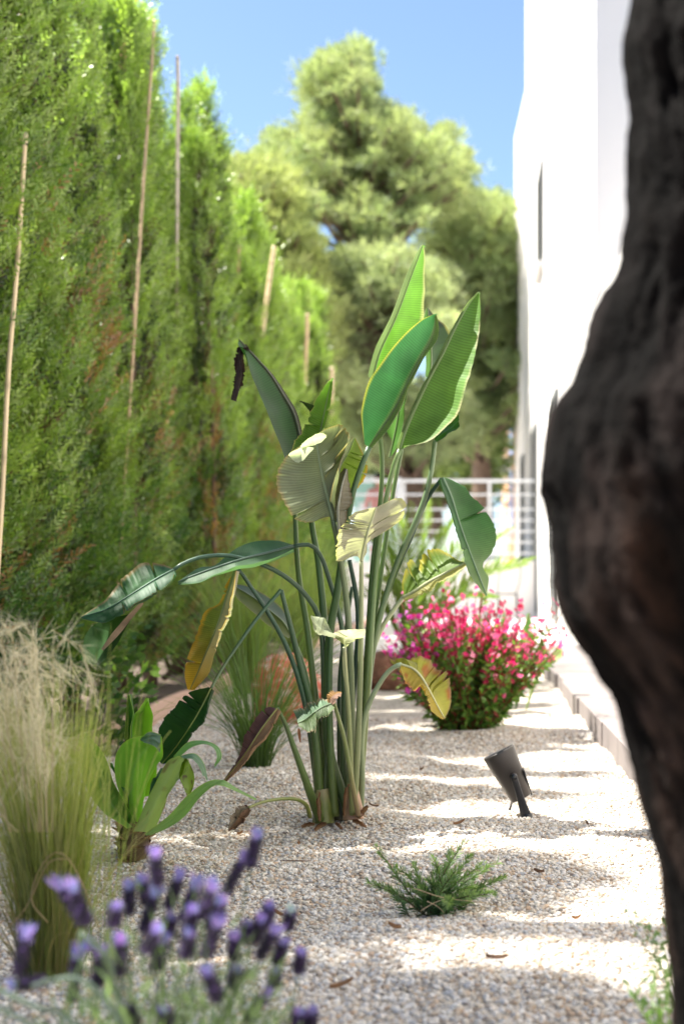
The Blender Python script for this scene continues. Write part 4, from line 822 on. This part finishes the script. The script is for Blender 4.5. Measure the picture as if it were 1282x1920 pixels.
# ------------------------------------------------------------------ rosemary
rb = P(815, 1700, 3.04); rb[2] = float(gz(rb[0], rb[1]))
ro = thing('rosemary', 'small green rosemary sprawling on the gravel in the middle', 'herb', rb)
tips = [(705, 1588), (690, 1655), (745, 1625), (775, 1620), (812, 1608), (843, 1600), (873, 1575), (882, 1605), (905, 1620), (932, 1618), (943, 1645), (925, 1675), (880, 1690), (770, 1690), (845, 1640), (800, 1650), (760, 1660), (900, 1660), (726, 1670), (860, 1625), (820, 1630), (790, 1665), (840, 1690)]
for k in range(9): tips.append((rng.uniform(740, 920), rng.uniform(1640, 1685)))
for i, (tx, ty) in enumerate(tips):
    st = rb + [rng.normal(0, .02), rng.normal(0, .02), -.004]; e_ = P(tx, ty, 3.04 + rng.normal(0, .07)); e_[2] = max(e_[2], gz(e_[0], e_[1]) + .012)
    m1 = st * .5 + e_ * .5 + [0, 0, .012 if i else .0]; S = spline([st, m1, e_], 60); g = MB(); g.tube(S[::6], [.002, .001], (.10, .09, .05), n=5)
    n = 80 + int(np.linalg.norm(e_ - st) * 600); idx = rng.uniform(6, 59, n); o_ = np.stack([np.interp(idx, np.arange(60), S[:, k]) for k in range(3)], 1); T = unit(S[-1] - S[0])
    th = rng.uniform(0, 6.28, n); A_ = unit(np.cross(T, [0, 1, .3])); B_ = np.cross(T, A_); ou = np.cos(th)[:, None] * A_ + np.sin(th)[:, None] * B_
    D = unit(T * .8 + ou * .75 + rng.normal(0, .12, (n, 3))); l_ = rng.uniform(.017, .029, (n, 1)) * (1.1 - .45 * (idx / 60)[:, None] ** 2); w_ = unit(np.cross(D, ou)) * .0014
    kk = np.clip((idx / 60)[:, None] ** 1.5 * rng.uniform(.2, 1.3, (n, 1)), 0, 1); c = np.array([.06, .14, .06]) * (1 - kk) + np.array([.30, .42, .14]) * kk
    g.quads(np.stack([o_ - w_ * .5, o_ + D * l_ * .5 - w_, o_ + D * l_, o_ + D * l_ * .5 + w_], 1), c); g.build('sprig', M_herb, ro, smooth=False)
g = MB()
for a in ([(775, 1665), (830, 1683), (900, 1692), (950, 1703)], [(788, 1708), (820, 1690), (850, 1683)], [(800, 1690), (820, 1700), (832, 1712)], [(890, 1702), (896, 1710), (903, 1700), (893, 1697)]):
    g.tube([P(x, y, 2.96) for x, y in a], [.0011, .0007], (.55, .42, .26), n=5, seg=14)
tag(g.build('dry_stalk', M_dry), 'dry straw coloured stalk lying across the rosemary', 'stalk')
g = MB(); tw = [P(525, 1619, 3.5), P(548, 1617, 3.5), P(568, 1620, 3.5), P(583, 1629, 3.5)]
tw = [np.array([p[0], p[1], gz(p[0], p[1]) + .008]) for p in tw]; g.tube(tw, [.0008, .0018, .0012], (.04, .035, .03), n=6, seg=14)
tag(g.build('twig', M_bark), 'thin dark twig lying on the gravel before the plant', 'twig')

# ------------------------------------------------------------------ pink flowering shrub
sb = np.array([0.0, 6.35, 0]); sh = thing('flowering_shrub', 'round bushy shrub with bright pink flowers behind the garden light', 'shrub', sb)
fo, st, fl = MB(), MB(), MB()
n = 210; az = rng.uniform(0, 6.28, n); s = rng.random(n) ** .6; hh = .52 - .16 * s ** 2 + rng.normal(0, .05, n) + np.where(rng.random(n) < .25, rng.uniform(.03, .13, n), 0)
az[:9] = rng.normal(0, .35, 9); s[:9] = rng.uniform(.95, 1.2, 9); hh[:9] = rng.uniform(.34, .62, 9)
for i in range(n):
    o_ = np.array([math.cos(az[i]), math.sin(az[i]), 0]); e_ = sb + o_ * s[i] * .40 + [0, 0, hh[i]]; m1 = sb + o_ * s[i] * .22 + [0, 0, hh[i] * .5]
    b0 = sb + o_ * s[i] * .06; S = spline([b0, m1, e_], 12); st.tube(S, [.003, .0018], (.20, .055, .04), n=4)
    k = 46; idx = rng.uniform(.5, 9, k); p_ = np.stack([np.interp(idx, np.arange(12), S[:, q]) for q in range(3)], 1)
    D = unit(o_ * .5 + rng.normal(0, .6, (k, 3)) + [0, 0, .35]); l_ = rng.uniform(.035, .065, (k, 1)); w_ = unit(np.cross(D, rng.normal(size=(k, 3)))) * .0075
    kk = rng.random((k, 1)); c = np.array([.06, .15, .03]) * (1 - kk) + np.array([.20, .34, .06]) * kk
    rd = rng.random(k) < .14; c[rd] = (.26, .05, .04)
    fo.quads(np.stack([p_, p_ + D * l_ * .5 - w_, p_ + D * l_, p_ + D * l_ * .5 + w_], 1), c)
    nf = int(rng.integers(7, 13)) if rng.random() < .72 else 0
    for j in range(nf):
        q = S[int(rng.integers(7, 12))] + rng.normal(0, .014, 3) + [0, 0, rng.uniform(-.03, .07)]; fn = unit(o_ * .7 + rng.normal(0, .7, 3) + [0, -.2, .3]); A_ = unit(np.cross(fn, [0, .3, 1])); B_ = np.cross(fn, A_)
        pk = (np.array([.78, .03, .20]), np.array([.85, .16, .36]), np.array([.50, .02, .09]), np.array([.86, .34, .46]))[int(rng.choice(4, p=[.45, .25, .2, .1]))]
        if math.cos(az[i]) * s[i] < -.5: pk = pk * [.75, .5, 1.25]
        Q = []
        for w in range(4):
            an = w * 1.571 + .4; u_ = math.cos(an) * A_ + math.sin(an) * B_; v_ = np.cross(fn, u_); l = rng.uniform(.010, .018)
            Q.append([q, q + u_ * l * .6 + v_ * .007 + fn * .004, q + u_ * l + fn * .002, q + u_ * l * .6 - v_ * .007 + fn * .004])
        fl.quads(np.array(Q), np.array([pk * rng.uniform(.8, 1.2)] * 4))
fo.build('foliage', M_herb, sh, smooth=False); st.build('stems', M_herb, sh); fl.build('blossom', M_petal, sh, smooth=False)
# canna-like green leaves behind it
cn = thing('leafy_plant', 'upright plant with broad green leaves behind the pink shrub', 'plant', (.28, 7.4, 0))
for bx_, tx, ty, w_, c in ((950, 990, 1150, 13, (.12, .24, .06)), (945, 943, 1145, 9, (.14, .24, .05)), (935, 915, 1140, 10, (.05, .10, .05)), (965, 1015, 1195, 8, (.08, .16, .05)), (940, 965, 1185, 8, (.05, .12, .04)), (985, 1048, 1205, 4, (.3, .4, .15))):
    g = MB(); by = 1330; Mi = [(bx_, by), ((bx_ * 2 + tx) / 3 + 2, (by * 1 + ty) / 2), (tx, ty)]
    L = [(bx_ - 2, by), ((bx_ * 2 + tx) / 3 + 2 - w_ * .9, (by + ty) / 2), (tx - w_ * .8, ty + (by - ty) * .22), (tx, ty)]; Rr = [(bx_ + 2, by), ((bx_ * 2 + tx) / 3 + 2 + w_ * .9, (by + ty) / 2), (tx + w_ * .6, ty + (by - ty) * .22), (tx + 1, ty)]
    blade(g, Mi, L, Rr, 0, .06, -.04, c, c, 7.4, nr=24, veins=12); g.build('leaf', M_blade, cn)

# ------------------------------------------------------------------ rocks
m, t, b, out = nmat('red_breccia'); tc = t.nodes.new('ShaderNodeTexCoord')
vo = N(t, 'ShaderNodeTexVoronoi', i_Scale=14.0); nz = N(t, 'ShaderNodeTexNoise', i_Scale=20.0, i_Detail=5.0, i_Roughness=.7); t.links.new(tc.outputs['Object'], nz.inputs['Vector'])
t.links.new(nz.outputs['Color'], vo.inputs['Vector']); vo.inputs['Scale'].default_value = 9
rp = t.nodes.new('ShaderNodeValToRGB'); cr = rp.color_ramp; cr.elements[0].position = .42; cr.elements[0].color = (.40, .07, .04, 1); cr.elements[1].position = .60; cr.elements[1].color = (.62, .46, .40, 1)
e = cr.elements.new(.52); e.color = (.48, .14, .08, 1); t.links.new(nz.outputs[0], rp.inputs[0]); t.links.new(rp.outputs[0], b.inputs['Base Color'])
bp = N(t, 'ShaderNodeBump', i_Strength=.8, i_Distance=.02); t.links.new(nz.outputs[0], bp.inputs['Height']); t.links.new(bp.outputs[0], b.inputs['Normal']); b.inputs['Roughness'].default_value = .8
M_rock = m
M_rock2 = plain('brown_rock', (.20, .10, .065), .85, .2, nscale=8, var=.5, bump=.8, bscale=14, bdist=.02)
def rock(px, py, d, sx, sy, sz, mat_, label, seed):
    import bmesh
    bm = bmesh.new(); bmesh.ops.create_icosphere(bm, subdivisions=5, radius=1)
    for v in bm.verts:
        q = np.array(v.co); q = np.sign(q) * np.abs(q) ** .8; q = q * (1 + .16 * fbm(q * 1.1 + seed, seed, 4)); v.co = q * [sx, sy, sz]
    for f in bm.faces: f.smooth = True
    me = bpy.data.meshes.new('rock'); bm.to_mesh(me); bm.free(); me.materials.append(mat_); o = bpy.data.objects.new('rock', me); COL.objects.link(o)
    p = P(px, py, d); o.location = (p[0], p[1], sz * .72); tag(o, label, 'rock')
rock(535, 1370, 6.75, .17, .15, .19, M_rock, 'red and white mottled rock behind the plant stalks', 3)
rock(718, 1290, 9.0, .16, .14, .14, M_rock2, 'dark brown rock left of the pink shrub', 6)
rock(588, 1340, 7.3, .08, .1, .12, M_rock, 'smaller pale red rock half hidden by the stalks', 9)

# ------------------------------------------------------------------ garden spotlight
DS = 4.2
sl = thing('garden_spotlight', 'brown metal spotlight on a black ground spike, tilted to the left', 'spotlight', P(985, 1530, DS))
m_br = plain('bronze_metal', (.042, .037, .035), .42, .5, metal=.25, nscale=20, var=.15)
m_bk = plain('black_plastic', (.012, .013, .017), .35, .5, nscale=20, var=.15)
top, bot = P(934, 1409, DS + .008), P(977, 1497, DS + .0); ax = unit(bot - top); Ls = np.linalg.norm(bot - top); k = DS / F
g = MB(); g.lathe([(27 * k, .003), (30.5 * k, 0), (31.5 * k, .004), (31 * k, .012), (25.5 * k, Ls * .56), (25 * k, Ls * .565), (20.5 * k, Ls * .985), (19 * k, Ls), (0, Ls)], top, ax, n=48); g.build('housing', m_br, sl)
m_gl = plain('lens_glass', (.02, .03, .04), .08, .8); g = MB(); g.lathe([(0, .004), (27.5 * k, .004), (28 * k, .008)], top, ax, n=40); g.build('lens', m_gl, sl)
g = MB(); pv = P(963, 1457, DS - .055); ft = P(988, 1538, DS - .035)
S = np.array([pv + (ft - pv) * t_ for t_ in np.linspace(0, 1, 12)])
g.tube(S, [.010, .010, .013, .018], n=12, flat=.45); pv2 = pv + [0, .11, 0]; S2 = np.array([pv2 + (ft + [0, .05, 0] - pv2) * t_ for t_ in np.linspace(0, 1, 12)]); g.tube(S2, [.010, .010, .014], n=12, flat=.45)
g.build('bracket', m_bk, sl)
g = MB(); g.lathe([(0, -.012), (.009, -.012), (.010, -.002), (.0105, .01), (0, .01)], pv + [0, .002, 0], (0, 1, 0), n=20); g.build('pivot_knob', m_bk, sl)
g = MB(); g.obox(P(981, 1443, DS), P(995, 1487, DS + .02), .004, .03); g.build('back_fin', m_bk, sl)
g = MB(); g.tube([ft + [0, 0, .02], ft + [.005, .01, -.1]], [.016, .002], n=8); g.build('ground_spike', m_bk, sl)
g = MB(); g.tube([P(960, 1500, DS + .05), P(957, 1512, DS + .08), P(950, 1530, DS + .1)], [.004, .004], n=8, seg=10); g.build('cable', m_bk, sl)

# ------------------------------------------------------------------ young palm behind
pb = P(765, 1175, 9.5); pb[2] = 0
pl = thing('young_palm', 'young feathery palm with yellow green fronds behind the plant', 'palm', pb)
fr = [(870, 945, .2), (1000, 1048, -.2), (985, 1060, .3), (800, 930, .5), (740, 960, -.3), (700, 1010, .4), (900, 1000, -.4), (690, 1080, -.2), (930, 1120, -.6), (830, 990, .9), (770, 945, .1), (720, 930, .6), (850, 1060, -.7), (960, 990, .8), (655, 1120, .1), (800, 1085, -.8)]
for tx, ty, dd in fr:
    st_ = pb + [0, 0, .18]; e_ = P(tx, ty, 9.5 + dd); m1 = (st_ + e_) / 2 + [0, 0, .16]; S = spline([st_, m1, e_], 40); g = MB(); g.tube(S[::3], [.008, .002], (.22, .28, .08), n=5)
    k = 70; idx = np.linspace(8, 39, k); p_ = np.stack([np.interp(idx, np.arange(40), S[:, q]) for q in range(3)], 1); T = unit(np.stack([np.interp(idx, np.arange(40), np.gradient(S[:, q])) for q in range(3)], 1))
    sd_ = unit(np.cross(T, [0, .3, 1])) * np.where(np.arange(k) % 2, 1, -1)[:, None]; D = unit(T * .9 + sd_ * .7 + [0, 0, .25] + rng.normal(0, .08, (k, 3)))
    l_ = (.20 * np.sin(np.pi * (.15 + .8 * (idx - 8) / 31)))[:, None]; w_ = unit(np.cross(D, [0, .5, 1])) * .008
    kk = rng.random((k, 1)); c = np.array([.13, .20, .05]) * (1 - kk) + np.array([.26, .34, .09]) * kk
    g.quads(np.stack([p_, p_ + D * l_ * .5 - w_, p_ + D * l_, p_ + D * l_ * .5 + w_], 1), c); g.build('frond', M_grass, pl, smooth=False)
g = MB(); g.tube([pb + [0, 0, -.03], pb + [0, 0, .24]], [.07, .09, .05], (.2, .15, .1), n=12, seg=6); g.build('trunk', M_bark, pl)

# small seedling with fresh leaves at the hedge foot
sd0 = P(250, 1300, 6.6); sd0[2] = 0
def leafy(px, py, d, hgt, spread, n, ls, c1, c2, name, label, cat):
    b_ = P(px, py, d); b_[2] = 0; g = MB(); az = rng.uniform(0, 6.28, n); s = spread * rng.random(n) ** .5; z = rng.uniform(hgt[0], hgt[1], n)
    O = np.stack([b_[0] + s * np.cos(az), b_[1] + s * np.sin(az), z], 1); D = unit(np.stack([np.cos(az), np.sin(az), rng.uniform(-.2, 1, n)], 1) + rng.normal(0, .3, (n, 3))); l_ = ls * rng.uniform(.6, 1.2, (n, 1))
    w_ = unit(np.cross(D, rng.normal(size=(n, 3)))) * ls * .3; g.quads(np.stack([O, O + D * l_ * .5 - w_, O + D * l_, O + D * l_ * .5 + w_], 1), cols(n, c1, c2))
    for k in range(6): g.tube([b_, O[k % n]], [.003, .0015], (.1, .12, .05), n=4, seg=4)
    tag(g.build(name, M_herb, None, smooth=False, loc=b_), label, cat)
leafy(245, 1330, 6.5, (.12, .34), .12, 46, .055, (.2, .42, .05), (.3, .5, .08), 'seedling', 'fresh light green seedling at the foot of the hedge', 'seedling')
leafy(130, 1420, 5.6, (.02, .5), .3, 700, .05, (.03, .08, .02), (.08, .16, .03), 'low_bush', 'dark green low bush at the hedge foot on the left', 'bush')
# weeds at the lower right by the trunk
for (px, d, pts, label) in ((1235, 2.25, [(1246, 1700, 1), (1222, 1745, 1), (1190, 1705, .6)], 'thin light green weed by the tree trunk, upper one'), (1215, 2.0, [(1180, 1860, 1), (1212, 1880, 1), (1240, 1830, 1), (1232, 1800, .7)], 'small light green weed at the lower right corner')):
    b_ = P(px, 0, d); b_[2] = 0; g = MB(); b_[0] += .03
    for tx, ty, s_ in pts:
        for j in range(2):
            e_ = P(tx + rng.normal(0, 8), ty + rng.normal(0, 10), d + rng.normal(0, .03)); m1 = b_ * .5 + e_ * .5 + [.0, 0, .01]; S = spline([b_, m1, e_], 12); g.tube(S, [.0012, .0006], (.2, .3, .08), n=4)
            for q in range(5, 12):
                D = unit(rng.normal(0, .7, 3) + [0, 0, .7]); l_ = .022 * s_; w_ = unit(np.cross(D, [0, 1, .2])) * .0032; o_ = S[q]
                g.quads(np.array([[o_, o_ + D * l_ * .5 - w_, o_ + D * l_, o_ + D * l_ * .5 + w_]]), np.array([[.12, .21, .06]]))
    tag(g.build('weed', M_herb, None, smooth=False, loc=b_), label, 'weed')

# ------------------------------------------------------------------ old olive tree, right foreground
DO = 1.55
ed = [(-500, 1230), (-300, 1190), (-120, 1200), (0, 1187), (100, 1168), (200, 1181), (300, 1174), (400, 1172), (480, 1160), (530, 1148), (600, 1120), (650, 1106), (720, 1080), (765, 1046), (830, 1031), (880, 1020), (910, 1016), (950, 1026), (1000, 1036), (1100, 1040),
      (1160, 1060), (1200, 1086), (1260, 1120), (1300, 1148), (1400, 1182), (1500, 1207), (1600, 1234), (1700, 1250), (1800, 1261), (1900, 1268), (2000, 1262), (2100, 1240), (2200, 1205), (2320, 1160)]
ys_ = np.linspace(-500, 2310, 420); le = np.interp(ys_, [e[0] for e in ed], [e[1] for e in ed])
from_w = np.interp(ys_, [-500, 0, 500, 900, 1200, 1700, 2000, 2310], [250, 330, 400, 520, 480, 300, 330, 520])
nt = 160; th = np.linspace(0, 2 * np.pi, nt, endpoint=False); rad = from_w / 2 * DO / F; cxp = le + from_w / 2
zc = H + (CY - ys_) / F * DO; xc = (cxp - CX) / F * DO
ux, uy = np.cos(th), np.sin(th)
pn = np.stack([ux[None] * 1.6 + 0 * zc[:, None], uy[None] * 1.6 + 0 * zc[:, None], zc[:, None] * 4.2 + 0 * th[None]], -1)
f1 = fbm(pn, 21, 3); pf = np.stack([(th + zc[:, None] * 1.2) * 3.2 % 40, np.zeros((len(zc), nt)), zc[:, None] * 7 + 0 * th[None]], -1)
tw_ = th[None] + zc[:, None] * 1.6; pw_ = np.stack([np.cos(tw_) * 3.2, np.sin(tw_) * 3.2, zc[:, None] * 9 + 0 * ux[None]], -1); f2 = fbm(pw_, 33, 4); rid = 1 - np.abs(f2)
pw3 = pw_ * [3.5, 3.5, 3.0]; f3 = fbm(pw3, 44, 3)
left = np.clip(-ux, 0, 1)[None] ** 2
rr = rad[:, None] * (1 + (.24 * f1 + .16 * (rid - .7)) * (1 - .8 * left) + .06 * f3 * (1 - .45 * left) + .03 * f2)
V = np.stack([xc[:, None] + rr * ux[None], DO + rr * uy[None] * .9, zc[:, None] + 0 * rr], -1)
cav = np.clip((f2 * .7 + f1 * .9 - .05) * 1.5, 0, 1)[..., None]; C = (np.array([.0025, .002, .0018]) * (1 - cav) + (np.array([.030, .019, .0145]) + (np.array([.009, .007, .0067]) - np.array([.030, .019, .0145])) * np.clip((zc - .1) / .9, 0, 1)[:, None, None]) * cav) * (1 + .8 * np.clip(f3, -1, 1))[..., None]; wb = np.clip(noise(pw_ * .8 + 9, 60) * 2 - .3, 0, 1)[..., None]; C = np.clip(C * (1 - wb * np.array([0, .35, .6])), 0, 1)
ot = thing('olive_tree', 'gnarled dark old tree trunk leaning in at the right edge', 'tree', (float(xc[-1]), DO, 0))
m_ol = plain('olive_bark', None, .95, .08, nscale=26, var=.7, bump=1, bscale=50, bdist=.008, stretch=(1, 1, .7))
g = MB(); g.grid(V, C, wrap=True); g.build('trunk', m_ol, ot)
topc = np.array([xc[0], DO, zc[0]]); bt = MB()
for a in ((-.25, .2, .45), (.3, -.25, .5), (.35, .35, .55), (-.05, -.3, .6), (.1, .1, .75)): bt.tube([topc - [0, 0, .16], topc + np.array(a) * .5 + [0, 0, .05], topc + np.array(a) * 1.5], [.085, .05, .012], (.010, .008, .0075), n=14, seg=18)
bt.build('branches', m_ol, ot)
g = MB(); n = 9000; v = unit(rng.normal(size=(n, 3))); cc_ = topc + [.3, .0, .85]; O = cc_ + v * np.array([.8, .7, .5]) * (rng.random((n, 1)) ** .4) * (1 + .3 * noise(v * 3, 2)[:, None]); D = unit(rng.normal(size=(n, 3))); w_ = unit(np.cross(D, rng.normal(size=(n, 3)))) * .0055; l_ = rng.uniform(.035, .06, (n, 1))
g.quads(np.stack([O, O + D * l_ * .5 - w_, O + D * l_, O + D * l_ * .5 + w_], 1), cols(n, (.10, .13, .07), (.2, .24, .15))); g.build('crown', M_herb, ot, smooth=False)

# ------------------------------------------------------------------ far people and pool furniture behind the railing
pz = .9
def person(px, d, top_py, shirt, hair, label):
    b_ = P(px, 0, d); b_[2] = pz; s = (H + (CY - top_py) / F * d - pz) / 1.72
    root = thing('person', label, 'person', b_)
    J = {'pel': (0, 0, .95), 'wai': (0, 0, 1.1), 'che': (0, 0, 1.3), 'nec': (0, 0, 1.47), 'nk2': (0, -.01, 1.53), 'hl': (.1, 0, .9), 'kl': (.11, -.02, .5), 'al': (.11, .01, .08), 'tl': (.12, -.16, .03), 'hr': (-.1, 0, .9), 'kr': (-.12, -.06, .5), 'ar': (-.13, .03, .08), 'tr': (-.14, -.14, .03),
         'sl': (.18, 0, 1.41), 'el': (.24, .02, 1.13), 'wl': (.2, -.16, .98), 'fl': (.18, -.24, .95), 'sr': (-.18, 0, 1.41), 'er': (-.25, .03, 1.13), 'wr': (-.24, -.06, .88), 'fr': (-.24, -.1, .80)}
    Rr_ = {'pel': .15, 'wai': .13, 'che': .15, 'nec': .065, 'nk2': .055, 'hl': .095, 'kl': .06, 'al': .042, 'tl': .04, 'hr': .095, 'kr': .06, 'ar': .042, 'tr': .04, 'sl': .06, 'el': .042, 'wl': .03, 'fl': .03, 'sr': .06, 'er': .042, 'wr': .03, 'fr': .03}
    E = [('pel', 'wai'), ('wai', 'che'), ('che', 'nec'), ('nec', 'nk2'), ('pel', 'hl'), ('hl', 'kl'), ('kl', 'al'), ('al', 'tl'), ('pel', 'hr'), ('hr', 'kr'), ('kr', 'ar'), ('ar', 'tr'), ('che', 'sl'), ('sl', 'el'), ('el', 'wl'), ('wl', 'fl'), ('che', 'sr'), ('sr', 'er'), ('er', 'wr'), ('wr', 'fr')]
    ks = list(J); V = [tuple(np.array(J[k]) * s) for k in ks]
    for hx_, w in ((1, 'fl'), (-1, 'fr')):      # five fingers on each hand
        for q in range(5):
            a = np.array(J[w]); b2 = a + [hx_ * (.018 * (q - 2)), -.03 + .006 * abs(q - 2), -.055 + .008 * abs(q - 2)]; V.append(tuple(b2 * s)); ks.append('g%s%d' % (w, q)); Rr_[ks[-1]] = .009; E.append((w, ks[-1]))
    me = bpy.data.meshes.new('body'); me.from_pydata(V, [(ks.index(a), ks.index(b2)) for a, b2 in E], []); o = bpy.data.objects.new('body', me); COL.objects.link(o); o.parent = root
    sk = o.modifiers.new('skin', 'SKIN'); 
    for i, k in enumerate(ks): me.skin_vertices[0].data[i].radius = (Rr_[k] * s * (1.25 if k in ('che', 'wai', 'pel') else 1), Rr_[k] * s * .85)
    me.skin_vertices[0].data[0].use_root = True; o.modifiers.new('sub', 'SUBSURF').render_levels = 2
    me.materials.append(plain('skin_and_clothes', shirt, .8, .2, nscale=8, var=.1))
    g = MB(); hc = b_ + np.array([0, -.015, 1.61]) * s; ph = np.linspace(0, np.pi, 18); pr = [(.076 * s * math.sin(a) * (1.08 if a < 1.6 else .98), -.115 * s * math.cos(a)) for a in ph[::-1]]
    g.lathe(pr, hc, (0, 0, -1), (.5, .3, .22), 20); g.raw(hc + np.array([(-.012, -.07, .01), (.012, -.07, .01), (.008, -.098, -.025), (-.008, -.098, -.025)]) * s, [(0, 1, 2, 3)], (.5, .3, .22))
    for e_ in (-.028, .028): g.box(hc[0] + (e_ - .009) * s, hc[0] + (e_ + .009) * s, hc[1] - .078 * s, hc[1] - .07 * s, hc[2] + .01 * s, hc[2] + .018 * s, (.03, .02, .02))
    g.box(hc[0] - .02 * s, hc[0] + .02 * s, hc[1] - .076 * s, hc[1] - .07 * s, hc[2] - .05 * s, hc[2] - .043 * s, (.4, .12, .1))
    for e_ in (-1, 1): g.box(hc[0] + e_ * .078 * s, hc[0] + e_ * .088 * s, hc[1] - .01 * s, hc[1] + .015 * s, hc[2] - .02 * s, hc[2] + .025 * s, (.5, .3, .22))
    g.build('head', plain('skin', None, .6, .3, var=.05), root)
    g = MB(); v = []; V_ = []
    ph = np.linspace(0, 1.75, 12); tt = np.linspace(0, 6.283, 24, endpoint=False)
    VV = hc + np.stack([np.stack([.084 * np.sin(a) * np.cos(tt), .084 * np.sin(a) * np.sin(tt) * 1.12 + .012, .122 * np.cos(a) + .012 + 0 * tt + np.where(np.sin(tt) < -.3, .05 * np.sin(a), -.0)], -1) for a in ph]) * s
    g.grid(VV, hair, wrap=True); g.build('hair', plain('hair', None, .6, .3, var=.2), root)
person(711, 27, 889, (.55, .26, .24), (.03, .025, .03), 'dark haired person in a reddish top standing behind the railing')
g = MB(); c0 = P(700, 965, 26.5)      # white round-backed chair
root = thing('garden_chair', 'white rounded chair behind the railing, in front of the person', 'chair', (c0[0], c0[1], pz))
n = 25; th = np.linspace(-1.9, 1.9, n); V = np.stack([np.stack([c0[0] + .28 * np.sin(th), c0[1] + .25 * np.cos(th), np.full(n, z) + k_ * .25 * (np.cos(th) + 1)], -1) for z, k_ in ((pz + .42, 0), (pz + .5, .3), (pz + .62, .9))]); g.grid(V); g.build('backrest', M_whitepaint, root)
g = MB(); g.lathe([(0, 0), (.27, 0), (.28, .02), (.27, .04), (0, .04)], (c0[0], c0[1], pz + .40), (0, 0, 1), n=24); g.build('seat', M_whitepaint, root)
for a, b_ in ((-.18, -.18), (.18, -.18), (-.18, .18), (.18, .18)):
    g = MB(); g.tube([(c0[0] + a, c0[1] + b_, pz + .4), (c0[0] + a * 1.2, c0[1] + b_ * 1.2, pz)], [.018, .015], n=8); g.build('leg', M_whitepaint, root)
m_teal = plain('teal_panel', (.30, .50, .44), .6, .3, nscale=4, var=.1)
tp = thing('pool_cabinet', 'teal and white cabinet standing behind the railing on the left', 'cabinet', (P(684, 0, 29)[0], 29, pz))
x_ = P(684, 0, 29)[0]; g = MB(); g.box(x_ - .22, x_ + .16, 29, 29.4, pz, pz + 1.85); g.build('body', m_teal, tp, smooth=False)
g = MB(); g.box(x_ - .25, x_ + .19, 28.97, 29.43, pz + 1.853, pz + 1.9); g.build('top', M_whitepaint, tp, smooth=False)
g = MB(); g.box(x_ - .12, x_ + .06, 28.985, 28.997, pz + .9, pz + 1.35); g.build('door', M_whitepaint, tp, smooth=False)
g = MB(); x_ = P(755, 0, 24.6)[0]; g.tube([(x_, 24.6, pz), (x_ - .03, 24.6, 1.6), (x_ - .08, 24.6, 2.45)], [.06, .055, .05], n=12, seg=8)
tag(g.build('white_post', M_whitepaint), 'white leaning post behind the railing beside the tree trunk', 'post')
# thin wire chairs on the bright paving
for px, sx in ((905, 1), (940, -1)):
    b_ = P(px, 0, 18.5); root = thing('wire_chair', 'thin dark wire chair on the pale paving, %s one' % ('left' if sx > 0 else 'right'), 'chair', (b_[0], 18.5, .06))
    g = MB(); x, y = b_[0], 18.5
    g.tube([(x - .2, y, .5), (x + .2, y, .5), (x + .2, y + .4, .5), (x - .2, y + .4, .5), (x - .2, y, .5)], [.008, .008], n=6); g.build('seat', m_bk, root)
    g = MB(); g.tube([(x - .2 * sx, y + .4, .5), (x - .26 * sx, y + .42, .75), (x - .2 * sx, y + .44, .95), (x + .2 * sx, y + .44, .95), (x + .2 * sx, y + .4, .5)], [.008, .008], n=6, seg=24); g.build('backrest', m_bk, root)
    for a, q in ((-.2, 0), (.2, 0), (-.2, .4), (.2, .4)):
        g = MB(); g.tube([(x + a, y + q, .5), (x + a * 1.15, y + q * 1.05, .06)], [.008, .008], n=6); g.build('leg', m_bk, root)

# dry leaf scraps and stray darker stones lying about
lit_ = [(700, 1510), (560, 1580), (860, 1560), (1010, 1640), (740, 1770), (640, 1860), (930, 1820), (1080, 1720), (520, 1700), (1100, 1560), (450, 1560), (980, 1450), (790, 1450), (1050, 1860)]
for i, (px, py) in enumerate(lit_):
    d = H * F / (py - CY); p = P(px, py, d); p[2] = gz(p[0], p[1]) + .008; a = rng.uniform(0, 6.28); l = rng.uniform(.008, .02); w = l * rng.uniform(.25, .4)
    u = np.array([math.cos(a), math.sin(a), rng.uniform(-.1, .35)]); v = np.array([-math.sin(a), math.cos(a), rng.uniform(-.2, .2)]); g = MB()
    s_ = np.linspace(-1, 1, 7); t_ = np.linspace(-1, 1, 5)
    V = np.stack([np.stack([p + u * l * x + v * w * (1 - x * x * .95) * y + np.array([0, 0, .006 * y * y + .004 * x * x]) for y in t_]) for x in s_])
    g.grid(V, (.30, .17, .09) if i % 3 else (.16, .10, .07)); o = g.build('fallen_leaf', M_dry, None, loc=p)
    tag(o, 'small curled brown fallen leaf lying on the gravel, %s' % ['right of the stalks', 'between the agave and the rosemary', 'just above the rosemary tips', 'right of the rosemary', 'in front of the rosemary', 'in the shade at the bottom centre', 'below the rosemary to its right', 'near the trunk below the rosemary level', 'left of the rosemary in the shade', 'right of the spotlight foot', 'right of the agave stub', 'behind the spotlight', 'left of the spotlight behind', 'at the bottom right in the light'][i], 'leaf', 'fallen leaves on the gravel')
